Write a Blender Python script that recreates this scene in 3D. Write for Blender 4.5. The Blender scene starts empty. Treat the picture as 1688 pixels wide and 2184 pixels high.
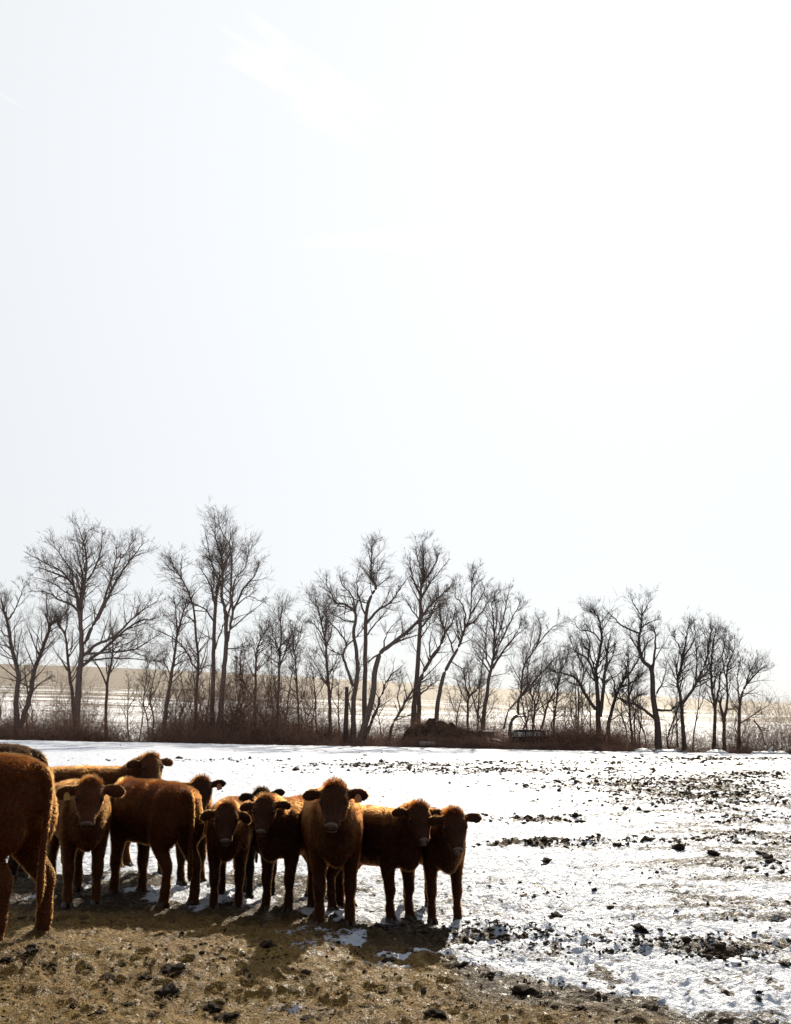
import bpy, bmesh, math, random
import numpy as np
from mathutils import Vector, Matrix

S = bpy.context.scene
C = S.collection
R = math.radians

# ------------------------------------------------------------------ camera
# pixel units below: the photograph measured on a 1688 x 2184 picture; focal length 2300 of those units
FOC, EYE, PITCH = 2300.0, 1.75, R(10.78)
CX, CY = 844.0, 1092.0
cam = bpy.data.cameras.new('camera')
cam.sensor_fit = 'HORIZONTAL'; cam.sensor_width = 24.0; cam.lens = FOC / 1688.0 * 24.0
cam.clip_start = 0.1; cam.clip_end = 3000
camo = bpy.data.objects.new('camera', cam); C.objects.link(camo)
camo.location = (0, 0, EYE); camo.rotation_euler = (R(90) + PITCH, 0, 0)
S.camera = camo

def ray(px, py):
    u = (px - CX) / FOC; v = (CY - py) / FOC
    return Vector((u, math.cos(PITCH) - v * math.sin(PITCH), math.sin(PITCH) + v * math.cos(PITCH)))

SUN = ray(1335, 175).normalized()
SUN_EL = math.asin(SUN.z); SUN_AZ = math.atan2(SUN.x, SUN.y)      # azimuth from +Y towards +X

# ------------------------------------------------------------------ world, sun, exposure
EXPOSURE = 0.6
w = bpy.data.worlds.new('World'); S.world = w; w.use_nodes = True
nt = w.node_tree; N = nt.nodes; Lk = nt.links
N.clear()
out = N.new('ShaderNodeOutputWorld'); bg = N.new('ShaderNodeBackground')
sky = N.new('ShaderNodeTexSky'); sky.sky_type = 'NISHITA'; sky.sun_disc = False
sky.sun_elevation = SUN_EL; sky.sun_rotation = SUN_AZ
sky.altitude = 100; sky.air_density = 1.0; sky.dust_density = 0.3; sky.ozone_density = 1.0
bg.inputs['Strength'].default_value = 0.10
# thin high cloud: a pale veil over the blue, and two cirrus streaks
tc = N.new('ShaderNodeTexCoord')
def wmath(op, a, b=None, c=None):
    n = N.new('ShaderNodeMath'); n.operation = op
    for i, v in enumerate((a, b, c)):
        if v is None: continue
        if isinstance(v, (int, float)): n.inputs[i].default_value = v
        else: Lk.new(v, n.inputs[i])
    return n.outputs[0]
def wdot(vec):
    n = N.new('ShaderNodeVectorMath'); n.operation = 'DOT_PRODUCT'
    Lk.new(tc.outputs['Generated'], n.inputs[0]); n.inputs[1].default_value = vec
    return n.outputs['Value']
def wsmooth(v, lo, hi):
    n = N.new('ShaderNodeMapRange'); n.interpolation_type = 'SMOOTHSTEP'
    Lk.new(v, n.inputs[0]); n.inputs[1].default_value = lo; n.inputs[2].default_value = hi
    n.inputs[3].default_value = 0; n.inputs[4].default_value = 1
    return n.outputs[0]
def cirrus(cx, cy, ang, la, lb, seed, soft):
    c = ray(cx, cy).normalized()
    e1 = c.cross(Vector((0, 0, 1))).normalized(); e2 = e1.cross(c).normalized()
    a = R(ang); A = e1 * math.cos(a) + e2 * math.sin(a); B = -e1 * math.sin(a) + e2 * math.cos(a)
    da, db = wdot(A), wdot(B)
    comb = N.new('ShaderNodeCombineXYZ')
    Lk.new(wmath('MULTIPLY', da, 9.0), comb.inputs[0]); Lk.new(wmath('MULTIPLY', db, 40.0), comb.inputs[1]); comb.inputs[2].default_value = seed
    nz = N.new('ShaderNodeTexNoise'); nz.inputs['Scale'].default_value = 1.6; nz.inputs['Detail'].default_value = 8; nz.inputs['Roughness'].default_value = .62
    nz.inputs['Distortion'].default_value = .6
    Lk.new(comb.outputs[0], nz.inputs['Vector'])
    nv = nz.outputs['Fac']
    sh = db
    r2 = wmath('ADD', wmath('POWER', wmath('ABSOLUTE', wmath('DIVIDE', da, la)), 3.0), wmath('POWER', wmath('ABSOLUTE', wmath('DIVIDE', sh, lb)), 2.0))
    v = wmath('SUBTRACT', wmath('ADD', 1.0, wmath('MULTIPLY', wmath('SUBTRACT', nv, .5), 4.2)), r2)
    front = wsmooth(wdot(c), .8, .9)
    return wmath('MULTIPLY', wsmooth(v, -.1, soft), front)
c1 = cirrus(650, 185, -30, .085, .027, 3.1, 1.9)
c2 = cirrus(830, 510, 2, .085, .012, 7.7, 1.6)
c3 = cirrus(8, 204, -22, .02, .0014, 1.2, .9)
cl = wmath('ADD', wmath('ADD', c1, wmath('MULTIPLY', c2, .5)), wmath('MULTIPLY', c3, .3))
# thin high ice haze scatters the sun forward: brightest round the sun, fading smoothly all the way round the sky
ct = wdot(SUN); halo = wmath('EXPONENT', wmath('MULTIPLY', wmath('SUBTRACT', ct, 1.0), .75))
def wscale(col, k):
    n = N.new('ShaderNodeVectorMath'); n.operation = 'SCALE'
    if isinstance(col, tuple): n.inputs[0].default_value = col
    else: Lk.new(col, n.inputs[0])
    if isinstance(k, (int, float)): n.inputs['Scale'].default_value = k
    else: Lk.new(k, n.inputs['Scale'])
    return n.outputs[0]
def wadd(a, b):
    n = N.new('ShaderNodeVectorMath'); n.operation = 'ADD'; Lk.new(a, n.inputs[0]); Lk.new(b, n.inputs[1]); return n.outputs[0]
tot = wadd(wadd(wscale(sky.outputs[0], .07), wscale((6.26, 6.36, 6.44), halo)), wscale((1, 1, 1), wmath('MULTIPLY', cl, .75)))
Lk.new(tot, bg.inputs['Color']); Lk.new(bg.outputs[0], out.inputs['Surface'])

sl = bpy.data.lights.new('sun', 'SUN'); sl.energy = 5.0; sl.angle = R(0.53); sl.color = (1.0, .88, .70)
so = bpy.data.objects.new('sun', sl); C.objects.link(so)
so.rotation_euler = SUN.to_track_quat('Z', 'Y').to_euler(); so.location = (0, 0, 30)

S.view_settings.view_transform = 'Standard'; S.view_settings.look = 'None'
S.view_settings.exposure = EXPOSURE; S.view_settings.gamma = 1.0; S.view_settings.use_curve_mapping = False
S.render.engine = 'CYCLES'
S.cycles.max_bounces = 6; S.cycles.diffuse_bounces = 3; S.cycles.glossy_bounces = 2
S.cycles.transmission_bounces = 5; S.cycles.transparent_max_bounces = 6
S.cycles.use_adaptive_sampling = True; S.cycles.adaptive_threshold = 0.015
S.cycles.sample_clamp_indirect = 6.0
S.cycles.use_denoising = True
S.cycles.denoiser = 'OPENIMAGEDENOISE'

# ------------------------------------------------------------------ helpers
def tag(o, label=None, cat=None, group=None, kind=None):
    if label: o['label'] = label
    if cat: o['category'] = cat
    if group: o['group'] = group
    if kind: o['kind'] = kind
    return o
def empty(name, loc=(0, 0, 0), rz=0.0):
    o = bpy.data.objects.new(name, None); C.objects.link(o)
    o.location = loc; o.rotation_euler = (0, 0, rz); o.empty_display_size = .2
    return o
def link(name, me, parent=None):
    o = bpy.data.objects.new(name, me); C.objects.link(o)
    if parent is not None: o.parent = parent
    return o
def mesh(name, verts, faces, mat, smooth=True):
    me = bpy.data.meshes.new(name)
    verts = np.asarray(verts, dtype=np.float32); 
    if isinstance(faces, np.ndarray):
        n, k = faces.shape
        me.vertices.add(len(verts)); me.vertices.foreach_set('co', verts.ravel())
        me.loops.add(n * k); me.loops.foreach_set('vertex_index', faces.astype(np.int32).ravel())
        me.polygons.add(n); me.polygons.foreach_set('loop_start', np.arange(0, n * k, k, dtype=np.int32))
        me.update(calc_edges=True); me.validate()
    else:
        me.from_pydata([tuple(v) for v in verts], [], faces); me.update()
    if smooth: me.polygons.foreach_set('use_smooth', [True] * len(me.polygons))
    if mat: me.materials.append(mat)
    return me

class MB:
    """collects shapes into one mesh"""
    def __init__(s): s.v = []; s.f = []
    def add(s, v, f):
        o = len(s.v); s.v += [tuple(p) for p in v]; s.f += [tuple(i + o for i in q) for q in f]
    def box(s, c, d, m=None, taper=1.0):
        P = []
        for z in (-1, 1):
            k = taper if z > 0 else 1
            for x, y in ((-1, -1), (1, -1), (1, 1), (-1, 1)): P.append(Vector((x * d[0] / 2 * k, y * d[1] / 2 * k, z * d[2] / 2)))
        if m: P = [m @ p for p in P]
        P = [p + Vector(c) for p in P]
        s.add(P, [(3, 2, 1, 0), (4, 5, 6, 7), (0, 1, 5, 4), (1, 2, 6, 5), (2, 3, 7, 6), (3, 0, 4, 7)])
    def loft(s, rings, closed=True):
        """rings: list of lists of points"""
        n = len(rings[0]); P = [p for r in rings for p in r]; F = []
        for i in range(len(rings) - 1):
            for j in range(n):
                k = (j + 1) % n
                F.append((i * n + j, i * n + k, (i + 1) * n + k, (i + 1) * n + j))
        if closed:
            F.append(tuple(range(n))[::-1]); F.append(tuple((len(rings) - 1) * n + j for j in range(n)))
        s.add(P, F)
    def ell(s, c, ax, nu=12, nv=8):
        """ellipsoid with centre c and three axis vectors"""
        c = Vector(c); a, b, d = [Vector(q) for q in ax]; P = [c - d]
        for i in range(1, nv):
            t = -math.pi / 2 + math.pi * i / nv
            for j in range(nu):
                q = 2 * math.pi * j / nu
                P.append(c + a * math.cos(t) * math.cos(q) + b * math.cos(t) * math.sin(q) + d * math.sin(t))
        P.append(c + d); F = []
        for j in range(nu): F.append((0, 1 + (j + 1) % nu, 1 + j))
        for i in range(nv - 2):
            for j in range(nu):
                F.append((1 + i * nu + j, 1 + i * nu + (j + 1) % nu, 1 + (i + 1) * nu + (j + 1) % nu, 1 + (i + 1) * nu + j))
        t = len(P) - 1
        for j in range(nu): F.append((t, t - nu + j, t - nu + (j + 1) % nu))
        s.add(P, F)
    def build(s, name, mat, parent=None, smooth=True):
        return link(name, mesh(name, np.array([tuple(p) for p in s.v]), s.f, mat, smooth), parent)

# value noise on numpy arrays
def _h(ix, iy, sd):
    M = np.uint64(0xffffffff)
    h = (ix.astype(np.int64).astype(np.uint64) * np.uint64(374761393) + iy.astype(np.int64).astype(np.uint64) * np.uint64(668265263) + np.uint64(sd * 1274126177 % 4294967296)) & M
    h = ((h ^ (h >> np.uint64(13))) * np.uint64(1274126177)) & M
    h = ((h ^ (h >> np.uint64(16))) * np.uint64(2246822519)) & M
    h = h ^ (h >> np.uint64(15))
    return (h & M).astype(np.float64) / 4294967295.0
def vn(x, y, sd=0):
    x = np.asarray(x, float); y = np.asarray(y, float)
    xi = np.floor(x); yi = np.floor(y); fx = x - xi; fy = y - yi
    fx = fx * fx * fx * (fx * (fx * 6 - 15) + 10); fy = fy * fy * fy * (fy * (fy * 6 - 15) + 10)
    a = _h(xi, yi, sd); b = _h(xi + 1, yi, sd); c = _h(xi, yi + 1, sd); d = _h(xi + 1, yi + 1, sd)
    return (a + (b - a) * fx) * (1 - fy) + (c + (d - c) * fx) * fy
def fbm(x, y, sd=0, oc=4, rough=.5):
    s = 0; a = 1; t = 0
    for i in range(oc):
        ca, sa = math.cos(i * 1.1 + .4), math.sin(i * 1.1 + .4)
        s = s + a * vn((x * ca - y * sa) * 2 ** i, (x * sa + y * ca) * 2 ** i, sd + i * 17); t += a; a *= rough
    return s / t
def sst(x, a, b):
    t = np.clip((x - a) / (b - a), 0, 1); return t * t * (3 - 2 * t)

# ------------------------------------------------------------------ materials
def material(name):
    m = bpy.data.materials.new(name); m.use_nodes = True
    t = m.node_tree; b = t.nodes['Principled BSDF']
    return m, t, b
def nnode(t, typ, **k):
    n = t.nodes.new(typ)
    for a, v in k.items(): setattr(n, a, v)
    return n
def ramp(t, src, stops):
    r = t.nodes.new('ShaderNodeValToRGB'); e = r.color_ramp.elements
    while len(e) < len(stops): e.new(.5)
    for q, (p, c) in zip(e, stops): q.position = p; q.color = (*c, 1) if len(c) == 3 else c
    t.links.new(src, r.inputs[0]); return r.outputs[0]
def noise(t, scale, detail=4, rough=.55, vec=None, dist=0.0):
    n = t.nodes.new('ShaderNodeTexNoise'); n.inputs['Scale'].default_value = scale; n.inputs['Detail'].default_value = detail
    n.inputs['Roughness'].default_value = rough; n.inputs['Distortion'].default_value = dist
    if vec is not None: t.links.new(vec, n.inputs['Vector'])
    return n.outputs['Fac']
def coord(t, scale=(1, 1, 1), kind='Object'):
    tcn = t.nodes.new('ShaderNodeTexCoord'); mp = t.nodes.new('ShaderNodeMapping'); mp.inputs['Scale'].default_value = scale
    t.links.new(tcn.outputs[kind], mp.inputs[0]); return mp.outputs[0]
def math_n(t, op, a, b):
    n = t.nodes.new('ShaderNodeMath'); n.operation = op
    for i, v in enumerate((a, b)):
        if isinstance(v, (int, float)): n.inputs[i].default_value = v
        else: t.links.new(v, n.inputs[i])
    return n.outputs[0]
def bump(t, b, h, strength, dist):
    n = t.nodes.new('ShaderNodeBump'); n.inputs['Strength'].default_value = strength; n.inputs['Distance'].default_value = dist
    t.links.new(h, n.inputs['Height']); t.links.new(n.outputs[0], b.inputs['Normal'])
def mixrgb(t, f, a, b):
    n = t.nodes.new('ShaderNodeMix'); n.data_type = 'RGBA'
    for i, v in ((0, f), (6, a), (7, b)):
        if isinstance(v, (int, float)): n.inputs[i].default_value = v
        elif isinstance(v, tuple): n.inputs[i].default_value = (*v, 1)
        else: t.links.new(v, n.inputs[i])
    return n.outputs[2]

def ground_material():
    m, t, b = material('snowy_mud')
    at = nnode(t, 'ShaderNodeAttribute', attribute_name='mud'); mud = at.outputs['Fac']
    co = coord(t)
    n1 = noise(t, 34, 5, .65, co); n2 = noise(t, 9, 4, .6, co)
    f = math_n(t, 'ADD', mud, math_n(t, 'MULTIPLY', math_n(t, 'SUBTRACT', n1, .5), .9))
    f = math_n(t, 'ADD', f, math_n(t, 'MULTIPLY', math_n(t, 'SUBTRACT', n2, .5), .35))
    f = math_n(t, 'ADD', f, math_n(t, 'MULTIPLY', math_n(t, 'SUBTRACT', noise(t, 3.2, 4, .6, coord(t, (.45, 1.5, 1))), .5), .6))
    fac = ramp(t, f, [(.42, (0, 0, 0)), (.56, (1, 1, 1))])
    soil = ramp(t, noise(t, 55, 8, .75, co), [(.30, (.026, .015, .005)), (.44, (.12, .072, .022)), (.58, (.25, .158, .050)), (.74, (.48, .33, .12))])
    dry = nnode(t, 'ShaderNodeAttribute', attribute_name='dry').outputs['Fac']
    soil = mixrgb(t, dry, ramp(t, noise(t, 30, 8, .75, co), [(.3, (.018, .012, .008)), (.55, (.055, .038, .022)), (.75, (.13, .09, .05))]), soil)  # dark wet soil; by the herd it also paints the shadow deeper
    grn = ramp(t, noise(t, 1.7, 5, .62, co), [(.34, (.42, .38, .36)), (.46, (1, .97, .95)), (.75, (.95, .99, .78))])
    ms = nnode(t, 'ShaderNodeMix', data_type='RGBA', blend_type='MULTIPLY'); ms.inputs[0].default_value = 1
    t.links.new(soil, ms.inputs[6]); t.links.new(grn, ms.inputs[7])
    snow = ramp(t, noise(t, 3.0, 5, .6, co), [(.3, (.45, .52, .66)), (.6, (.62, .675, .79))])
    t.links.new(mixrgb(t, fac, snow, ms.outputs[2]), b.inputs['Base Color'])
    rr = mixrgb(t, fac, ramp(t, noise(t, 5, 3, .5, co), [(.35, (.42,) * 3), (.65, (.6,) * 3)]), ramp(t, noise(t, 13, 4, .6, co), [(.40, (.34,) * 3), (.56, (.75,) * 3)])); t.links.new(rr, b.inputs['Roughness'])
    t.links.new(ramp(t, fac, [(0, (.25,) * 3), (1, (.10,) * 3)]), b.inputs['Specular IOR Level'])
    h = math_n(t, 'ADD', noise(t, 60, 5, .7, co), math_n(t, 'MULTIPLY', noise(t, 16, 4, .6, co), 2.6))
    h = math_n(t, 'ADD', h, math_n(t, 'MULTIPLY', noise(t, 2.6, 5, .62, co), math_n(t, 'SUBTRACT', 9.5, math_n(t, 'MULTIPLY', nnode(t, 'ShaderNodeAttribute', attribute_name='dry').outputs['Fac'], 8.8))))
    bump(t, b, h, 1.0, .03)
    return m
def hill_material():
    m, t, b = material('stubble_hill')
    co = coord(t, (.012, .075, .05)); n1 = noise(t, 2.2, 7, .66, co, .3)
    cf = coord(t, (.06, .5, .2)); n2 = noise(t, 2.0, 6, .7, cf)
    at = nnode(t, 'ShaderNodeAttribute', attribute_name='straw')
    f = math_n(t, 'ADD', at.outputs['Fac'], math_n(t, 'MULTIPLY', math_n(t, 'SUBTRACT', n1, .5), 1.7))
    f = math_n(t, 'ADD', f, math_n(t, 'MULTIPLY', math_n(t, 'SUBTRACT', n2, .5), .9))
    fac = ramp(t, f, [(.42, (0, 0, 0)), (.62, (1, 1, 1))])
    straw = ramp(t, noise(t, 3, 6, .7, cf), [(.3, (.10, .077, .055)), (.7, (.185, .147, .104))])
    t.links.new(mixrgb(t, fac, (.80, .82, .86), straw), b.inputs['Base Color'])
    b.inputs['Roughness'].default_value = .8
    bump(t, b, noise(t, 1.5, 5, .7, coord(t)), .5, .25)
    return m
def bark_material(name, a, bcol):
    m, t, b = material(name)
    co = coord(t, (7, 7, 1.3))
    n = noise(t, 2.2, 6, .7, co)
    t.links.new(ramp(t, n, [(.3, a), (.7, bcol)]), b.inputs['Base Color']); b.inputs['Roughness'].default_value = .85
    b.inputs['Specular IOR Level'].default_value = .25
    bump(t, b, n, .7, .03)
    return m
def plain(name, col, rough=.7, var=.35, scale=12, metal=0.0, bmp=.3, bd=.01):
    m, t, b = material(name)
    n = noise(t, scale, 5, .6, coord(t))
    lo = tuple(c * (1 - var) for c in col); hi = tuple(min(1, c * (1 + var)) for c in col)
    t.links.new(ramp(t, n, [(.3, lo), (.7, hi)]), b.inputs['Base Color'])
    b.inputs['Roughness'].default_value = rough; b.inputs['Metallic'].default_value = metal; b.inputs['Specular IOR Level'].default_value = .15 if rough > .7 else .4
    if bmp: bump(t, b, n, bmp, bd)
    return m
def fur_material(name, col, dif, k=.62):
    """real hair shading: dark in the shade, glowing where the low sun shines through the coat's edge"""
    m = bpy.data.materials.new(name); m.use_nodes = True; t = m.node_tree; t.nodes.clear()
    o = t.nodes.new('ShaderNodeOutputMaterial'); h = t.nodes.new('ShaderNodeBsdfHairPrincipled'); h.parametrization = 'COLOR'
    h.inputs['Roughness'].default_value = .28; h.inputs['Radial Roughness'].default_value = .45; h.inputs['Coat'].default_value = 0; h.inputs['IOR'].default_value = 1.1
    inf = t.nodes.new('ShaderNodeHairInfo'); oi = t.nodes.new('ShaderNodeObjectInfo')
    c = ramp(t, inf.outputs['Random'], [(0, tuple(q * .6 for q in col)), (.6, col), (1, tuple(min(1, q * 1.4) for q in col))])
    c = mixrgb(t, oi.outputs['Random'], tuple(q * .7 for q in col), c)
    v = ramp(t, noise(t, 5.5, 4, .6, coord(t)), [(.3, (.55, .5, .45)), (.55, (1, 1, 1))])
    mm = nnode(t, 'ShaderNodeMix', data_type='RGBA', blend_type='MULTIPLY'); mm.inputs[0].default_value = 1; t.links.new(c, mm.inputs[6]); t.links.new(v, mm.inputs[7])
    t.links.new(mm.outputs[2], h.inputs['Color'])
    df = t.nodes.new('ShaderNodeBsdfDiffuse'); m2 = nnode(t, 'ShaderNodeMix', data_type='RGBA', blend_type='MULTIPLY'); m2.inputs[0].default_value = 1; m2.inputs[6].default_value = (*dif, 1); t.links.new(v, m2.inputs[7]); t.links.new(m2.outputs[2], df.inputs['Color'])
    mx = t.nodes.new('ShaderNodeMixShader'); mx.inputs[0].default_value = k; t.links.new(df.outputs[0], mx.inputs[1]); t.links.new(h.outputs[0], mx.inputs[2])
    t.links.new(mx.outputs[0], o.inputs['Surface'])
    return m

M = {}
M['ground'] = ground_material(); M['hill'] = hill_material()
M['bark'] = bark_material('grey_brown_bark', (.07, .050, .042), (.18, .135, .115))
M['bark_dark'] = bark_material('dark_bark', (.035, .026, .024), (.10, .075, .066))
M['bramble'] = plain('bramble_stems', (.23, .135, .10), .8, .5, 5, bmp=0)
M['soil'] = plain('frozen_mud', (.030, .020, .013), .9, .6, 22, bmp=1.0, bd=.02)
M['straw'] = plain('dry_straw', (.24, .16, .055), .85, .45, 3, bmp=0)
M['hoof'] = plain('dark_hoof', (.03, .02, .014), .5, .3, 20)
M['eye'] = plain('dark_eye', (.008, .005, .004), .12, .1, 5, bmp=0)
M['nose'] = plain('nose_skin', (.075, .045, .032), .45, .2, 60, bmp=.4, bd=.003)
M['nostril'] = plain('nostril_dark', (.02, .012, .01), .6, .2, 20, bmp=0)
M['rock'] = plain('grey_stone', (.22, .21, .21), .8, .35, 4, bmp=.8, bd=.05)
M['snow'] = plain('snow_cap', (.82, .84, .87), .5, .05, 8, bmp=.5, bd=.03)

# ------------------------------------------------------------------ ground
def gz(x, y):
    """the field's large shape: level near the camera, falling a little to the far right, dropping behind the hedgerow"""
    x = np.asarray(x, float); y = np.asarray(y, float)
    t = -1.18 * np.clip((x + 33) / 66, -.3, 1.3) * sst(y, 14, 92)
    bank = -.7 * sst(y, 88.5, 95)
    und = .10 * (fbm(x * .12, y * .12, 5, 3) - .5) * sst(y, 12, 30)
    hump = .17 * np.exp(-((x + 2.15) / 1.5) ** 2 - ((y - 8.0) / .95) ** 2)
    return t + bank + und + hump
def g0(x, y): return float(gz(x, y))
def to_px(x, y, z):
    dx = x; dy = y; dz = z - EYE
    fwd = dy * math.cos(PITCH) + dz * math.sin(PITCH); up = -dy * math.sin(PITCH) + dz * math.cos(PITCH)
    fwd = np.maximum(fwd, .05)
    return CX + FOC * dx / fwd, CY - FOC * up / fwd
def G(px, py):
    """ground point seen at a picture point"""
    d = ray(px, py); t = -EYE / d.z
    for _ in range(12):
        p = d * t; t = (g0(p.x, p.y) - EYE) / d.z
    p = d * t
    return Vector((p.x, p.y, g0(p.x, p.y)))
# where bare clods lie on the snow: (centre x, centre y, half length, half depth, amount), as seen in the photograph
BANDS = [(1150, 1750, 130, 7, .8), (1130, 1803, 140, 9, 1.0), (1330, 1798, 120, 9, .6), (1560, 1790, 160, 14, .6), (1500, 1700, 190, 30, .85), (1350, 1672, 220, 16, .75),
         (1600, 1745, 120, 14, .7), (1050, 1645, 260, 8, .75), (820, 1632, 180, 5, .5), (1250, 1628, 300, 5, .45), (1550, 1618, 200, 4, .7), (1620, 1655, 100, 8, .5),
         (1640, 1850, 90, 22, .5), (1050, 1995, 110, 12, .9), (1190, 2020, 140, 18, .4), (1450, 2015, 150, 18, .5), (1430, 1930, 200, 25, .08), (1120, 1910, 120, 30, .2),
         (470, 1622, 200, 3, .25), (1500, 1600, 200, 2.5, .6), (1300, 1860, 200, 20, .10), (560, 1745, 30, 5, .4), (1550, 2040, 70, 12, .8)]
def clod_amount(px, py):
    s = 0
    for cx, cy, a, b, k in BANDS:
        s = s + k * np.exp(-(((px - cx) / a) ** 2 + ((py - cy) / b) ** 2) * .9)
    return np.clip(s, 0, 1.2)
EDGE_X = [-2000, -300, 0, 250, 430, 640, 760, 930, 990, 1080, 1200, 1300, 1400, 1500, 1600, 1900, 4000]
EDGE_Y = [1880, 1885, 1890, 1900, 1905, 1925, 1950, 1975, 2060, 2085, 2100, 2125, 2150, 2190, 2225, 2300, 2500]
def mud_at(x, y):
    px, py = to_px(x, np.maximum(y, 1.2), gz(x, y))
    big = fbm(x * .9, y * .55, 21, 4, .55); med = fbm(x * 3.1, y * 2.2, 33, 4, .6)
    e = np.interp(px, EDGE_X, EDGE_Y)
    m = sst(py - e + (big - .5) * 90 + (med - .5) * 60, -22, 26) * .92
    # snow lying in the hollows of the trodden ground
    for cx, cy, a, b, k in ((800, 2025, 210, 38, .40), (860, 2050, 90, 18, .4), (40, 2095, 90, 20, .35), (640, 2150, 110, 18, .3), (430, 2020, 80, 10, .3), (950, 2175, 140, 14, .3), (700, 1990, 120, 12, .3)):
        m = m - k * np.exp(-(((px - cx) / a) ** 2 + ((py - cy) / b) ** 2)) * sst(med, .44, .58) * 1.5
    # trodden strip behind and between the herd's legs
    t = .62 * sst(py, 1836, 1885) * (1 - sst(px, 640, 1080))
    m = np.maximum(m, t * sst(med * .6 + big * .5, .40, .66) * 1.25)
    c = clod_amount(px, py)
    m = np.maximum(m, c * sst(fbm(x * 2.2, y * 1.5, 71, 4, .66), .44, .62) * .95)
    m = np.maximum(m, .60 * sst(fbm(x * 5.5, y * 3.0, 81, 3, .6), .62, .76) * sst(py, 1800, 1960))
    m = np.maximum(m, .56 * sst(fbm(x * 11, y * 6.5, 83, 3, .6), .60, .74) * sst(py, 1740, 1900) * sst(fbm(x * .8, y * .6, 85, 2), .35, .6))
    d = sst(px + (py - 1700) * 1.4, 760, 1250) * sst(py, 1596, 1640) * (.55 + .45 * sst(px, 1000, 1500))
    d = np.maximum(d, .8 * sst(py, 1600, 1612) * (1 - sst(py, 1640, 1668)) * sst(px, 300, 800))
    d = np.maximum(d, .75 * sst(py, 1800, 1880) * sst(px, 600, 900))
    m = np.maximum(m, d * (.26 + .30 * sst(fbm(x * .8, y * 2.0, 91, 4, .62), .38, .68)))
    return np.clip(m, 0, 1)
def dry_unshaded_at(x, y):
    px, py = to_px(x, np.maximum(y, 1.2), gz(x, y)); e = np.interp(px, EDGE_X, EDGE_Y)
    return sst(py - e + (fbm(x * 1.6, y * 1.2, 95, 3) - .5) * 60, 15, 105)  # wide fade keeps soil dark by the herd: churned mud, plus shadow deepened in colour
def relief(x, y, mud):
    n1 = fbm(x * 2.2, y * 2.2, 41, 4, .55) - .5
    n2 = np.abs(fbm(x * 6.5, y * 6.5, 43, 3, .55) - .5) * 2
    n3 = fbm(x * 15, y * 15, 47, 3, .6) - .5
    px, py = to_px(x, np.maximum(y, 1.2), gz(x, y))
    c = np.clip(clod_amount(px, py), 0, 1)
    near = 1 - sst(y, 26, 60)
    n4 = fbm(x * 8.5, y * 8.5, 45, 3, .6) - .5
    fld = mud * c
    h = n1 * (.06 + .10 * c) + n2 * (.03 - .012 * mud + .10 * fld) * (.35 + .65 * near) + n4 * ((.066 - .030 * mud) * near + .16 * fld) + n3 * (.050 - .002 * mud) * near
    h = h + .042 * mud * sst(fbm(x * 2.6, y * 2.6, 49, 4), .50, .75)
    return h
def gfull(x, y):
    x = np.atleast_1d(np.asarray(x, float)); y = np.atleast_1d(np.asarray(y, float))
    return gz(x, y) + relief(x, y, mud_at(x, y))

def build_ground():
    ys = np.concatenate([[-400, -150, -60, -30, -15, -8, -4, -1.5, .5, 2, 3, 3.8], 1 / np.linspace(1 / 4.4, 1 / 104.0, 580)])
    nc = 560
    u = np.linspace(-1, 1, nc); core = .93
    fx = np.where(np.abs(u) < core, u / core * .50, np.sign(u) * (.50 + ((np.abs(u) - core) / (1 - core)) ** 2.2 * 6))
    far = np.sign(u) * np.maximum(0, (np.abs(u) - core) / (1 - core)) ** 2.5 * 420
    X = fx[None, :] * np.maximum(np.abs(ys), 4.4)[:, None].clip(4.4, 110) + far[None, :]
    Y = np.repeat(ys[:, None], nc, 1)
    mud = mud_at(X, Y); Z = gz(X, Y) + relief(X, Y, mud)
    # hoofprints trodden into the mud
    rh = np.random.default_rng(8); rows = np.where((ys > 4.3) & (ys < 13))[0]; a0, a1 = rows[0], rows[-1] + 1
    for k in range(330):
        hx = rh.uniform(-4.6, 3.6); hy = rh.uniform(5.6, 11.8); q0, q1 = np.searchsorted(ys, hy - .2), np.searchsorted(ys, hy + .2)
        if q1 <= q0 + 1: continue
        an = rh.uniform(0, 6.28); dx = X[q0:q1] - hx; dy = Y[q0:q1] - hy; ca, sa = math.cos(an), math.sin(an); r_ = np.hypot((dx * ca + dy * sa) / .075, (-dx * sa + dy * ca) / .055)
        Z[q0:q1] += (-.032 * np.exp(-r_ ** 4) + .010 * np.exp(-((r_ - 1.35) / .3) ** 2)) * (.25 + .75 * mud[q0:q1])
    V = np.stack([X, Y, Z], -1).reshape(-1, 3)
    nr = len(ys); idx = np.arange(nr * nc).reshape(nr, nc)
    F = np.stack([idx[:-1, :-1], idx[:-1, 1:], idx[1:, 1:], idx[1:, :-1]], -1).reshape(-1, 4)
    me = mesh('snowy_field', V, F, M['ground'])
    a = me.attributes.new('mud', 'FLOAT', 'POINT'); a.data.foreach_set('value', mud.ravel().astype(np.float32))
    a = me.attributes.new('dry', 'FLOAT', 'POINT'); a.data.foreach_set('value', dry_unshaded_at(X, Y).ravel().astype(np.float32))
    tag(link('snowy_field', me), 'snow-covered field with bare trodden mud in the foreground', kind='structure')
build_ground()

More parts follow.
